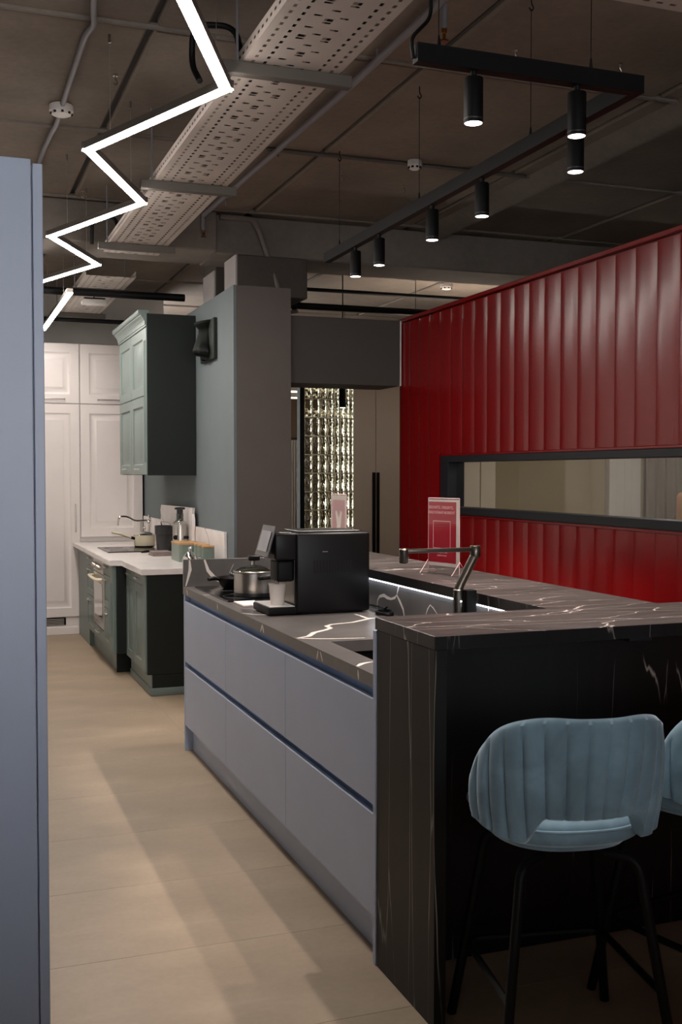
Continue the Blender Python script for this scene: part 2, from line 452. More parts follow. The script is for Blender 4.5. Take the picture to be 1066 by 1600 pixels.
for yy0, yy1 in ((7.605, 7.93), (8.255, 8.62)):  # lamp light on the aisle faces, put into a pale sheet
    cl_ = obj('lit_sheet', abox(BM(), 2.000, 2.0115, yy0, yy1, 2.813, 3.099), M['litside'], bpy.data.objects['column'] if yy0 < 8 else bpy.data.objects['column.001'])
    cl_['label'] = 'pale sheet painting lamp light on the aisle side'

# red plank wall with window ------------------------------------------------
XR = 3.14
rw = obj('wall_right', abox(BM(), XR+0.024, XR+0.12, 3.0, 7.30, 0, 1.27), M['red'], base=False)
tag(rw, 'glossy red wall of vertical planks with a long low window', 'wall', kind='structure')
obj('upper_core', abox(BM(), XR+0.024, XR+0.12, 0.6, 7.30, 1.655, 2.625), M['red'], rw)
obj('lower_core', abox(BM(), XR+0.024, XR+0.12, 0.6, 2.999, 0, 1.27), M['red'], rw)
obj('end_core', abox(BM(), XR+0.024, XR+0.12, 6.555, 7.30, 1.2705, 1.6545), M['red'], rw)
def plank_bm(z0, z1, wd=0.1655):
    """vertical board with softly bowed face and slightly lifted far edge"""
    bm = BM(); n = 6
    rows = []
    for z in (z0, z1):
        r = []
        for i in range(n+1):
            t = i/n
            bow = 0.0020*math.sin(PI*t)+0.0012*t
            if i in (0, n): bow -= 0.004
            r.append(bm.verts.new((-bow, t*wd, z)))
        r.append(bm.verts.new((0.022, wd, z))); r.append(bm.verts.new((0.022, 0, z)))
        rows.append(r)
    A, B = rows; m = len(A)
    bm.faces.new(A); bm.faces.new(B[::-1])
    for i in range(m): bm.faces.new((A[i], B[i], B[(i+1) % m], A[(i+1) % m]))
    return bm
up0 = lo0 = md0 = None
PIT = 0.168
ys = []
y = 7.30-PIT
while y > 0.7: ys.append(y); y -= PIT
for i, y in enumerate(ys):
    if y > 6.55:          # beyond the window the boards run full height
        if md0 is None:
            md0 = obj('plank', plank_bm(0.03, 2.61), M['red'], rw, local=True, sharp=25); md0.location = (XR+0.002, y, 0)
        else: share('plank', md0, (XR+0.002, y, 0), rw)
        continue
    if up0 is None:
        up0 = obj('plank', plank_bm(1.665, 2.61), M['red'], rw, local=True, sharp=25); up0.location = (XR+0.002, y, 0)
        lo0 = obj('plank', plank_bm(0.03, 1.255), M['red'], rw, local=True, sharp=25); lo0.location = (XR+0.002, y, 0)
    else:
        share('plank', up0, (XR+0.002, y, 0), rw); share('plank', lo0, (XR+0.002, y, 0), rw)
obj('top_rail', abox(BM(), XR-0.006, XR+0.125, 0.6, 7.30, 2.6255, 2.650, 0.003), M['red'], rw)
obj('sill_rail', abox(BM(), XR-0.010, XR+0.010, 0.6, 6.57, 1.256, 1.272, 0.002), M['red'], rw)
obj('head_rail', abox(BM(), XR-0.010, XR+0.010, 0.6, 6.57, 1.650, 1.664, 0.002), M['red'], rw)
wn = thing('window_1', 'long low window with anthracite frame in the red wall', 'window', (XR, 3.7, 1.272), kind='structure')
for nm, a in (('frame_top', (XR-0.022, XR+0.10, 0.8, 6.552, 1.608, 1.6495)), ('frame_bottom', (XR-0.022, XR+0.10, 0.8, 6.552, 1.2725, 1.318)), ('frame_side', (XR-0.022, XR+0.10, 6.44, 6.552, 1.318, 1.608))):
    obj(nm, abox(BM(), *a, 0.003), M['framedark'], wn)
obj('pane', abox(BM(), XR+0.04, XR+0.046, 0.8, 6.44, 1.318, 1.608), M['glass'], wn)

# room behind the red wall -----------------------------------------------------
structure('wall_room_far', abox(BM(), XR+0.13, 6.6, 7.32, 7.42, 0, 2.58), M['olive'], 'taupe end wall of the room behind the window', 'wall')
structure('wall_room_right', abox(BM(), 6.6, 6.7, 1.0, 7.42, 0, 2.58), M['cream'], 'cream side wall of the room behind the window', 'wall')
structure('ceiling_room', abox(BM(), XR+0.13, 6.7, 1.0, 7.42, 2.58, 2.62), M['wallwhite'], 'low ceiling of the room behind the window', 'ceiling')
t = thing('room_fill_light', 'added flat square ceiling light, unseen, in the room behind the window', 'light', (4.6, 5.6, 2.53))  # lamp added out of view to brighten this room
obj('frame', abox(BM(), 4.28, 4.92, 5.28, 5.92, 2.545, 2.579, 0.004), M['plasticw'], t)
obj('diffuser', abox(BM(), 4.30, 4.90, 5.30, 5.90, 2.535, 2.545), M['roomfill'], t)
t = thing('cream_cabinet', 'tall cream cabinet seen through the left end of the window', 'cabinet', (3.6, 7.1, 0))
obj('body', abox(BM(), 3.30, 3.726, 6.93, 7.315, 0, 2.3), M['cream'], t)
obj('door', abox(BM(), 3.302, 3.60, 6.91, 6.93, 0.05, 2.29, 0.003), M['cream'], t)
obj('door', abox(BM(), 3.606, 3.724, 6.91, 6.93, 0.05, 2.29, 0.003), M['cream'], t)
d = thing('door_2', 'white framed door seen through the right half of the window', 'door', (5.05, 7.30, 0), kind='structure')
obj('door_frame', abox(BM(), 4.915, 4.985, 7.26, 7.318, 0, 2.2, 0.004), M['wallwhite'], d)
bm = BM(); panel_front(bm, (4.988, 7.29, 0.02), (1, 0, 0), (0, 0, 1), (0, -1, 0), 0.24, 2.15, 0.02, SHALLOW)
obj('door_leaf', bm, M['wallwhite'], d)
t = thing('curtain', 'pale pleated curtain beside the white door beyond the window', 'curtain', (5.4, 7.25, 0))
bm = BM(); n = 60; A = []; B = []
for i in range(n+1):
    x = 5.245+0.50*i/n; yv = 7.25+0.020*math.sin(i*0.55)
    A.append(bm.verts.new((x, yv, 0.02))); B.append(bm.verts.new((x, yv, 2.4)))
for i in range(n): bm.faces.new((A[i], A[i+1], B[i+1], B[i]))
bmesh.ops.solidify(bm, geom=bm.faces[:], thickness=0.004)
obj('cloth', bm, M['greige'], t)
bm = BM(); tube(bm, [(5.23, 7.27, 2.43), (5.77, 7.27, 2.43)], 0.01)
obj('rail', bm, M['black'], t)
t = thing('armchair', 'peach high backed armchair seen at the right end of the window', 'chair', (5.3, 6.3, 0))
obj('backrest', abox(BM(), 5.02, 5.13, 6.0, 6.6, 0.35, 1.40, 0.04, 3), M['peach'], t)
obj('seat', abox(BM(), 5.132, 5.66, 6.02, 6.58, 0.25, 0.48, 0.04, 3), M['peach'], t)
for a in (5.97, 6.602): obj('armrest', abox(BM(), 5.10, 5.66, a-0.05, a+0.018 if a > 6.3 else a+0.028, 0.2, 0.66, 0.02, 2), M['peach'], t)
for a in (5.08, 5.60):
    for b in (6.07, 6.53): obj('leg', abox(BM(), a-0.02, a+0.02, b-0.02, b+0.02, 0, 0.26, 0.004), M['wood'], t)

# passage behind the lintel: glass block wall, framed pane, tall doors ---------------
gw = thing('wall_glass_block', 'curved wall of wavy greenish glass blocks beyond the passage', 'glass wall', (3.75, 10.8, 0), kind='structure')
blk = jnt = None
px, py, ang = 3.497, 10.60, 0.0
for c in range(8):
    wd = 0.0805
    dx, dy = math.cos(ang), math.sin(ang)
    for r in range(13):
        z = 0.022+0.19*r
        loc = (px+dx*wd/2-3.75, py+dy*wd/2-10.8, z)
        if blk is None:
            bm = BM(); abox(bm, -0.0375, 0.0375, -0.04, 0.04, 0.003, 0.187, 0.008, 2)
            blk = obj('glass_block', bm, M['block'], gw, local=True); blk.location = loc; blk.rotation_euler = (0, 0, ang)
        else: share('glass_block', blk, loc, gw, (0, 0, ang))
        jl = (loc[0], loc[1], z+0.1905)
        if jnt is None:
            jnt = obj('mortar_joint', abox(BM(), -0.040, 0.040, -0.034, 0.034, -0.003, 0.002), M['plasticw'], gw, local=True); jnt.location = jl; jnt.rotation_euler = (0, 0, ang)
        else: share('mortar_joint', jnt, jl, gw, (0, 0, ang))
    px += dx*wd; py += dy*wd; ang += 0.095
GX, GY = px, py
t = thing('window_2', 'narrow black framed pane left of the glass blocks', 'window', (3.40, 10.6, 0), kind='structure')
obj('post', abox(BM(), 3.445, 3.494, 10.55, 10.65, 0, 2.55, 0.003), M['black'], t)
obj('post', abox(BM(), 3.30, 3.335, 10.55, 10.65, 0, 2.55, 0.003), M['black'], t)
obj('sill', abox(BM(), 3.335, 3.445, 10.55, 10.65, 0, 0.97, 0.003), M['black'], t)
obj('pane', abox(BM(), 3.335, 3.445, 10.595, 10.605, 0.97, 2.55), M['glass'], t)
structure('wall_passage', abox(BM(), 2.29, 3.299, 10.56, 10.66, 0, 2.9), M['greige'], 'greige wall left of the black framed pane', 'wall')
t = thing('tall_cupboard', 'greige tall cupboard with two long black handles beyond the passage', 'cupboard', (4.6, 11.2, 0))
cxs = (GX+0.03, 4.458, 4.86)
obj('body', abox(BM(), cxs[0], cxs[2], 11.02, 11.5, 0, 2.7), M['greige'], t)
for i in range(2):
    dd = obj('door', abox(BM(), cxs[i]+0.002, cxs[i+1]-0.002, 11.0, 11.02, 0.06, 2.68, 0.002), M['greige'], t)
    hx = cxs[1]-0.036 if i == 0 else cxs[1]+0.012
    obj('handle', abox(BM(), hx-0.004, hx+0.026, 10.975, 10.999, 0.55, 1.55, 0.003), M['black'], dd)
t = thing('pale_curtain', 'pale hanging curtain far behind the black framed pane', 'curtain', (4.05, 12.8, 0))
bm = BM(); n = 40; A = []; B = []
for i in range(n+1):
    x = 4.02+0.16*i/n; yv = 12.8+0.015*math.sin(i*0.8)
    A.append(bm.verts.new((x, yv, 0.02))); B.append(bm.verts.new((x, yv, 1.95)))
for i in range(n): bm.faces.new((A[i], A[i+1], B[i+1], B[i]))
bmesh.ops.solidify(bm, geom=bm.faces[:], thickness=0.004)
obj('cloth', bm, M['wallwhite'], t)
bm = BM(); tube(bm, [(3.9, 12.8, 1.97), (4.3, 12.8, 1.97)], 0.012); obj('rail', bm, M['black'], t)
# warm ceiling panels light that space
def panel_light(x0, x1, y0, y1, z, label, mat):
    t = thing('linear_light', label, 'light', ((x0+x1)/2, (y0+y1)/2, z), group='linear lights beyond the glass blocks')
    obj('housing', abox(BM(), x0, x1, y0, y1, z+0.012, z+0.06, 0.004), M['plasticw'], t)
    obj('diffuser', abox(BM(), x0+0.01, x1-0.01, y0+0.01, y1-0.01, z, z+0.012), mat, t)
    for xx in (x0+0.1, x1-0.1): obj('cable', tube(BM(), [(xx, (y0+y1)/2, z+0.055), (xx, (y0+y1)/2, ZC)], 0.003, 6), M['black'], t)
t = thing('passage_fill', 'added linear up and down light, unseen behind the lintel', 'light', (4.8, 9.6, 2.45))  # added out of view to brighten the cupboard and the far ceiling
obj('housing', abox(BM(), 4.15, 5.5, 9.55, 9.65, 2.455, 2.515, 0.003), M['black'], t)
obj('diffuser', abox(BM(), 4.17, 5.48, 9.56, 9.64, 2.449, 2.4545), M['passage'], t)
obj('top_diffuser', abox(BM(), 4.17, 5.48, 9.56, 9.64, 2.5155, 2.520), M['uplight'], t)
for xx in (4.3, 5.3): obj('cable', tube(BM(), [(xx, 9.6, 2.52), (xx, 9.6, ZC)], 0.003, 6), M['black'], t)
panel_light(3.3, 4.5, 11.75, 11.87, 2.46, 'nearer linear light hanging beyond the glass blocks', M['backpanel'])
panel_light(3.3, 4.5, 12.3, 12.42, 2.43, 'farther linear light hanging beyond the glass blocks', M['backpanel'])
t = thing('spotlight', 'lone black cylinder spotlight hanging in front of the glass blocks', 'spotlight', (3.56, 9.6, 2.15))
bm = BM(); lathe(bm, [(0, 0.0), (0.029, 0.0), (0.03, 0.002), (0.03, 0.25), (0.028, 0.255), (0, 0.255)], (3.555, 9.6, 2.155))
obj('body', bm, M['black'], t)
bm = BM(); lathe(bm, [(0, -0.003), (0.024, -0.003), (0.024, -0.0005), (0, -0.0005)], (3.555, 9.6, 2.155)); obj('lens', bm, M['spotlens'], t)
bm = BM(); tube(bm, [(3.555, 9.6, 2.41), (3.555, 9.6, ZC)], 0.006, 6); obj('stem', bm, M['black'], t)

# ================================================================ TALL CABINETS
# left foreground, seen end on
t = thing('tall_cabinet', 'tall pigeon blue cabinet at the left edge of the frame', 'cabinet', (-0.1, 2.8, 0))
obj('body', abox(BM(), -0.42, 0.2085, 2.52, 3.10, 0.0, 2.213, 0.001), M['blue'], t)
obj('end_panel', abox(BM(), -0.42, 0.1955, 2.50, 2.519, 0.0, 2.222, 0.0015), M['blue'], t)['label'] = 'broad end panel facing the viewer'
obj('corner_post', abox(BM(), 0.1985, 0.2205, 2.503, 3.10, 0.0, 2.214, 0.0015), M['blue'], t)['label'] = 'narrow front edge strip'
# white units at the end of the aisle
def white_unit(x0, x1, label, lower_z, handle_side, plinth=True):
    t = thing('tall_white_cabinet', label, 'cabinet', ((x0+x1)/2, 10.95, 0))
    obj('body', abox(BM(), x0, x1, 10.672, 11.29, 0.0 if plinth else WT+0.001, 2.775), M['white'], t)
    bm = BM(); panel_front(bm, (x0+0.003, 10.65, 2.205), (1, 0, 0), (0, 0, 1), (0, -1, 0), x1-x0-0.006, 0.568, 0.021, SHALLOW)
    d = obj('door', bm, M['white'], t)
    hx = x1-0.27 if handle_side < 0 else x0+0.30
    bm = BM(); tube(bm, bend([(hx-0.13, 10.65, 2.245), (hx-0.13, 10.632, 2.245), (hx+0.13, 10.632, 2.245), (hx+0.13, 10.65, 2.245)], 0.01), 0.005, 6)
    obj('handle', bm, M['steel'], d)
    bm = BM(); panel_front(bm, (x0+0.003, 10.65, lower_z), (1, 0, 0), (0, 0, 1), (0, -1, 0), x1-x0-0.006, 2.197-lower_z, 0.021, SHALLOW)
    d = obj('door', bm, M['white'], t)
    return t, d
t, d = white_unit(0.62, 1.262, 'tall white cabinet with a full length door left of the worktop', 0.165, -1)
bm = BM(); tube(bm, bend([(1.215, 10.65, 0.98), (1.215, 10.63, 0.98), (1.215, 10.63, 1.24), (1.215, 10.65, 1.24)], 0.01), 0.006, 6); obj('handle', bm, M['steel'], d)
bm = BM()
for i in range(4): abox(bm, 0.78, 1.10, 10.655, 10.672, 0.092+i*0.016, 0.099+i*0.016)
obj('vent_grille', bm, M['steel'], t)
obj('vent_recess', abox(BM(), 0.76, 1.12, 10.668, 10.6715, 0.085, 0.158), M['black'], t)
obj('plinth', abox(BM(), 0.62, 1.238, 10.60, 10.665, 0.0, 0.075, 0.004), M['white'], t)
white_unit(1.264, 1.862, 'tall white cabinet with a shorter door standing above the worktop', 0.925, 1, False)
white_unit(-0.59, 0.618, 'added wide tall white cabinet, unseen behind the blue cabinet edge', 0.165, -1)  # unseen unit added to feed the red wall's reflection

# ================================================================ GREEN KITCHEN

XA, XB = 1.220, 1.318   # front faces: far run, near run
def pull(bm, x, y0, y1, z):
    tube(bm, bend([(x, y0, z), (x-0.022, y0, z), (x-0.022, y1, z), (x, y1, z)], 0.012), 0.0055, 7)
NX = dict(U=(0, -1, 0), V=(0, 0, 1), N=(-1, 0, 0))
def front(bm, x, y0, y1, z0, z1, loops=RAISED, t=0.02):
    """leaf facing -x between y0..y1, z0..z1"""
    return panel_front(bm, (x, y1, z0), NX['U'], NX['V'], NX['N'], y1-y0, z1-z0, t, loops)
def drawer_unit(y0, y1, label):
    t = thing('drawer_cabinet', label, 'cabinet', (1.5, (y0+y1)/2, 0))
    obj('body', abox(BM(), XA+0.021, 1.85, y0, y1, 0.165, WT-0.042), M['green'], t)
    for z0, z1 in ((0.74, 0.833), (0.475, 0.735), (0.17, 0.47)):
        wdt = y1-y0; sm = min(z1-z0, wdt)
        lp = FLAT if sm < 0.12 else [(0, -0.003), (0.003, 0), (0.05, 0), (0.056, -0.008), (0.064, -0.008), (0.09, -0.001)]
        bm = BM(); front(bm, XA, y0+0.002, y1-0.002, z0, z1, lp)
        d = obj('drawer', bm, M['green'], t)
        bm = BM(); ym = (y0+y1)/2; pull(bm, XA, ym-0.06, ym+0.06, z1-0.03); obj('handle', bm, M['steel'], d)
    obj('plinth', abox(BM(), XA+0.06, 1.83, y0, y1, 0.0, 0.162, 0.003), M['green'], t)
    return t
drawer_unit(9.395, 9.86, 'dark green drawer cabinet beyond the oven')
t = drawer_unit(8.45, 8.80, 'dark green drawer cabinet on the near side of the oven')
# corner pilaster of the far run
bm = BM(); abox(bm, XA-0.004, XA+0.03, 8.305, 8.448, 0.165, WT-0.042, 0.008)
obj('pilaster', bm, M['green'], t)
bm = BM(); tube(bm, [(XA-0.004, 8.376, 0.30), (XA-0.004, 8.376, 0.70)], 0.02, 10); obj('pilaster_moulding', bm, M['green'], t)
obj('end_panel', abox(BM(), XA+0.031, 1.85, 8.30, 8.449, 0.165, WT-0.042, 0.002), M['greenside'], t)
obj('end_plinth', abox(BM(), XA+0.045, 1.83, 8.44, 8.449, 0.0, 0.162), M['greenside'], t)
tag(obj('filler_panel', abox(BM(), XA+0.02, 1.85, 9.862, 10.64, 0.0, WT-0.042), M['green']), 'plain green filler panel between drawers and white cabinets', 'panel')
# oven
t = thing('oven', 'built-in oven with a steel front and a curved towel-bar handle', 'oven', (1.5, 9.1, 0.16))
obj('body', abox(BM(), XA+0.021, 1.80, 8.803, 9.393, 0.165, WT-0.042), M['darkplastic'], t)
obj('plinth', abox(BM(), XA+0.06, 1.80, 8.803, 9.393, 0.0, 0.162), M['green'], t)
obj('kick_drawer', abox(BM(), XA, XA+0.02, 8.806, 9.39, 0.17, 0.268, 0.002), M['green'], t)
bm = BM(); pull(bm, XA, 9.02, 9.18, 0.235); obj('handle', bm, M['steel'], t)
p = obj('control_panel', abox(BM(), XA-0.004, XA+0.02, 8.806, 9.39, 0.722, 0.833, 0.003), M['steel'], t)
for yk in (8.93, 9.02, 9.18, 9.27):
    bm = BM(); tube(bm, [(XA-0.004, yk, 0.775), (XA-0.030, yk, 0.775), (XA-0.036, yk, 0.775)], 0.022, 14, rads=[0.023, 0.020, 0.014]); obj('knob', bm, M['steel'], p)
bm = BM(); front(bm, XA-0.002, 8.806, 9.39, 0.275, 0.715, [(0, -0.004), (0.004, 0), (0.05, 0), (0.052, -0.003)], 0.022)
d = obj('oven_door', bm, M['steel'], t)
obj('oven_glass', abox(BM(), XA-0.005, XA-0.002, 8.87, 9.33, 0.36, 0.64, 0.001), M['chrome'], d)['label'] = 'mirror glass'
bm = BM(); tube(bm, bend([(XA-0.002, 8.86, 0.68), (XA-0.05, 8.87, 0.68), (XA-0.062, 9.1, 0.685), (XA-0.05, 9.33, 0.68), (XA-0.002, 9.34, 0.68)], 0.05), 0.013, 10); obj('handle', bm, M['creamenamel'], d)
obj('side_gap', abox(BM(), XA+0.006, XA+0.0205, 8.801, 8.805, 0.17, 0.833), M['black'], t)
# near two-door unit
t = thing('base_cabinet', 'dark green two-door base cabinet at the near end of the worktop', 'cabinet', (1.6, 7.9, 0))
obj('body', abox(BM(), XB+0.021, 1.85, 7.462, 8.295, 0.150, WT-0.042), M['green'], t)
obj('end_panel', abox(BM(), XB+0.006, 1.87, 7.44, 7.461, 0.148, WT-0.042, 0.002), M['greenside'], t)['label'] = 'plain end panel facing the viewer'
for y0, y1 in ((7.575, 7.935), (7.938, 8.295)):
    bm = BM(); front(bm, XB, y0+0.002, y1-0.002, 0.155, 0.75, [(0, -0.003), (0.003, 0), (0.06, 0), (0.067, -0.009), (0.078, -0.009), (0.11, -0.001)])
    d = obj('door', bm, M['green'], t)
    bm = BM(); front(bm, XB, y0+0.002, y1-0.002, 0.754, 0.833, FLAT); dr = obj('drawer', bm, M['green'], t)
    bm = BM(); ym = (y0+y1)/2; pull(bm, XB, ym-0.06, ym+0.06, 0.79); obj('handle', bm, M['steel'], dr)
obj('pilaster', abox(BM(), XB-0.004, XB+0.02, 7.463, 7.572, 0.150, WT-0.042, 0.008), M['green'], t)
obj('plinth', abox(BM(), XB+0.034, 1.86, 7.445, 8.295, 0.0, 0.147, 0.003), M['green'], t)
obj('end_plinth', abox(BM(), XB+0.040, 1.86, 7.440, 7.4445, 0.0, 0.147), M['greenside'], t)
obj('plinth_moulding', abox(BM(), XB+0.026, 1.86, 7.432, 8.295, 0.0, 0.055, 0.006, 2), M['green'], t)
# worktop and upstand
bm = BM(); prism(bm, [(XA-0.03, 10.645), (XA-0.03, 8.28), (XB-0.035, 8.28), (XB-0.035, 7.43), (1.879, 7.43), (1.879, 10.645)], 2, WT-0.04, WT)
bmesh.ops.bevel(bm, geom=[e for e in bm.edges], offset=0.003, segments=2, affect='EDGES')
tag(obj('worktop', bm, M['wmarble']), 'white quartz kitchen worktop stepping back towards the viewer', 'worktop')
tag(obj('splashback', abox(BM(), 1.856, 1.8785, 7.40, 10.60, WT+0.001, 1.125, 0.002), M['wmarble']), 'low white marble splashback along the teal wall', 'splashback')
# rough edged marble sample leaning on it
bm = BM(); pts = []
random.seed(3)
for i in range(9): pts.append((8.30+random.uniform(-0.012, 0.02)+0.02*i/8*0, WT+0.002+(1.268-WT)*i/8))
for i in range(9): pts.append((9.56+random.uniform(-0.03, 0.02), 1.262-(1.26-WT-0.002)*i/8))
prism(bm, pts, 0, 1.828, 1.852)
tag(obj('marble_slab', bm, M['wmarble']), 'rough edged white marble slab propped behind the juicer', 'slab')
# hob
t = thing('ceramic_hob', 'dark glass hob set in the white worktop', 'hob', (1.5, 9.4, WT))
obj('glass_plate', abox(BM(), 1.30, 1.76, 9.12, 9.76, WT+0.0005, WT+0.008, 0.002), M['blackgloss'], t)
bm = BM()
for cx_, cy_ in ((1.42, 9.28), (1.42, 9.6), (1.64, 9.28), (1.64, 9.6)):
    tube(bm, [(cx_+0.08*math.cos(a*PI/12), cy_+0.08*math.sin(a*PI/12), WT+0.0082) for a in range(24)], 0.0008, 4, True)
obj('zone_marking', bm, M['darkplastic'], t)

# upper wall cabinet
UX, UY0, UY1, UZ0, UZ1 = 1.497, 8.366, 9.71, 1.523, 2.70
t = thing('wall_cabinet', 'dark green wall cabinet with cornice beside the nose sculpture', 'cabinet', (1.69, 9.0, UZ0))
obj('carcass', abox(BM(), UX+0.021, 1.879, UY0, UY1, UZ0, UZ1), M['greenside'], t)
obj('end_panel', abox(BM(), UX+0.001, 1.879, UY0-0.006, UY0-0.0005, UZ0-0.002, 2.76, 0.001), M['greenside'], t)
doorw = (UY1-8.47)/2
for k2 in range(2):
    y0 = 8.472+k2*doorw; y1 = y0+doorw-0.004
    for z0, z1 in ((2.142, 2.66), (1.526, 2.137)):
        bm = BM(); front(bm, UX, y0, y1, z0, z1, [(0, -0.003), (0.003, 0), (0.075, 0), (0.085, -0.012), (0.10, -0.012), (0.145, -0.001)], 0.02)
        d = obj('door', bm, M['green'], t)
        if z0 < 2:
            bm = BM(); ym = (y0+y1)/2; pull(bm, UX, ym-0.05, ym+0.05, z0+0.045); obj('handle', bm, M['steel'], d)
obj('pilaster', abox(BM(), UX-0.004, UX+0.0205, UY0, 8.468, UZ0, 2.66, 0.008), M['green'], t)
for dy in (-0.02, 0.02):
    bm = BM(); tube(bm, [(UX-0.004, 8.417+dy, 1.62), (UX-0.004, 8.417+dy, 2.56)], 0.006, 8); obj('pilaster_fluting', bm, M['green'], t)
# cornice sweep (profile in x-z)
prof = [(UX+0.02, 2.662), (UX-0.008, 2.662), (UX-0.008, 2.678), (UX-0.014, 2.678), (UX-0.014, 2.686), (UX-0.018, 2.706), (UX-0.030, 2.728), (UX-0.046, 2.744), (UX-0.046, 2.752), (UX-0.054, 2.752), (UX-0.062, 2.762), (UX-0.062, 2.785), (UX+0.02, 2.785)]
obj('cornice', prism(BM(), prof, 1, UY0-0.004, UY1), M['green'], t, sharp=12)
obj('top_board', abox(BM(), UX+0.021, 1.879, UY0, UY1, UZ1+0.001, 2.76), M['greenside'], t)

# nose sculpture ---------------------------------------------------------------
t = thing('nose_sculpture', 'dark plaster nose cast on a square plate on the teal wall', 'sculpture', (1.86, 7.885, 2.36))
obj('plate', abox(BM(), 1.852, 1.879, 7.665, 8.09, 2.36, 2.655, 0.004), M['greenside'], t)
bm = BM()
# stations down the nose: z, bridge protrusion, half width, fullness
st = [(2.650, 0.060, 0.15), (2.638, 0.092, 0.13), (2.622, 0.098, 0.10), (2.606, 0.075, 0.075), (2.588, 0.056, 0.060), (2.560, 0.062, 0.058), (2.525, 0.074, 0.066), (2.490, 0.086, 0.078), (2.460, 0.096, 0.100), (2.438, 0.104, 0.122), (2.424, 0.104, 0.128), (2.410, 0.092, 0.122), (2.403, 0.060, 0.10), (2.398, 0.048, 0.070), (2.384, 0.050, 0.060), (2.366, 0.046, 0.065)]
n = 20; rows = []
for z, pr, hw in st:
    r = []
    for i in range(n+1):
        u = -1+2*i/n
        h = pr*(1-abs(u)**1.7)
        if 2.402 < z < 2.48:      # wings of the nostrils
            h = pr*(max(0, 1-(abs(u)*1.35)**2) if abs(u) < 0.74 else 0)+0.06*math.exp(-((abs(u)-0.72)/0.22)**2)
        r.append(bm.verts.new((1.852-max(h, 0.0), 7.885+u*hw, z)))
    rows.append(r)
for A, B in zip(rows, rows[1:]):
    for i in range(n): bm.faces.new((A[i], A[i+1], B[i+1], B[i]))
for r in rows:
    pass
bmesh.ops.solidify(bm, geom=bm.faces[:], thickness=0.004)
bmesh.ops.smooth_vert(bm, verts=bm.verts[:], factor=0.4, use_axis_x=True, use_axis_y=True, use_axis_z=True)
obj('nose', bm, M['greenside'], t, sharp=80)

# ---------------------------------------------------------------- things on the white worktop
def pot_profile(r, h, wall=0.004): return [(0, 0), (r*0.93, 0), (r, 0.012), (r, h), (r+0.004, h+0.002), (r-wall, h), (r-wall, 0.02), (0, 0.02)]
t = thing('saucepan', 'cream enamel saucepan with lid at the far end of the worktop', 'saucepan', (1.70, 9.68, WT))
c = (1.70, 9.66, WT+0.0085)
bm = BM(); lathe(bm, [(0, 0.008), (0.085, 0.008), (0.092, 0.02), (0.095, 0.105), (0.099, 0.108), (0.09, 0.105), (0.088, 0.03), (0, 0.03)], c); obj('body', bm, M['creamenamel'], t)
bm = BM(); lathe(bm, [(0, 0.0005), (0.086, 0.0005), (0.088, 0.012), (0, 0.0075)], c); obj('base_ring', bm, M['black'], t)
bm = BM(); lathe(bm, [(0, 0.138), (0.05, 0.132), (0.09, 0.116), (0.098, 0.1085), (0, 0.1085)], c); ld = obj('lid', bm, M['chrome'], t)
bm = BM(); lathe(bm, [(0, 0.138), (0.006, 0.138), (0.006, 0.155), (0.016, 0.165), (0.014, 0.178), (0, 0.18)], c, 14); obj('knob', bm, M['chrome'], ld)
bm = BM(); tube(bm, [(c[0]-0.093, c[1]-0.02, WT+0.085), (c[0]-0.13, c[1]-0.03, WT+0.095), (c[0]-0.22, c[1]-0.05, WT+0.13), (c[0]-0.30, c[1]-0.07, WT+0.145)], 0.011, 10, rads=[0.008, 0.010, 0.013, 0.011]); obj('handle', bm, M['creamenamel'], t)
bm = BM(); tube(bm, [(c[0]-0.092, c[1]-0.02, WT+0.085), (c[0]-0.125, c[1]-0.028, WT+0.094)], 0.013, 10); obj('handle_socket', bm, M['black'], t)

t = thing('bridge_faucet', 'chrome bridge faucet with a long curved spout on the white worktop', 'faucet', (1.78, 10.1, WT))
fx, fy = 1.785, 9.90
bm = BM(); lathe(bm, [(0, 0.0005), (0.028, 0.0005), (0.028, 0.008), (0.014, 0.016), (0.012, 0.19), (0.02, 0.20), (0.02, 0.225), (0.012, 0.235), (0.012, 0.26), (0.006, 0.285), (0, 0.29)], (fx, fy, WT), 16); obj('column', bm, M['chrome'], t)
bm = BM(); lathe(bm, [(0, 0.0005), (0.022, 0.0005), (0.022, 0.006), (0.008, 0.012), (0.007, 0.235), (0, 0.238)], (fx-0.075, fy, WT), 12); obj('side_column', bm, M['chrome'], t)
bm = BM(); tube(bm, bend([(fx, fy, WT+0.232), (fx-0.13, fy, WT+0.226), (fx-0.20, fy, WT+0.27), (fx-0.275, fy, WT+0.27), (fx-0.285, fy, WT+0.19)], 0.06, 8), 0.010, 10); obj('spout', bm, M['chrome'], t)
bm = BM()
for s in (-1, 1): tube(bm, [(fx, fy, WT+0.235), (fx+0.045*s*0.5, fy+0.05*s, WT+0.24)], 0.006, 8)
obj('lever', bm, M['chrome'], t)

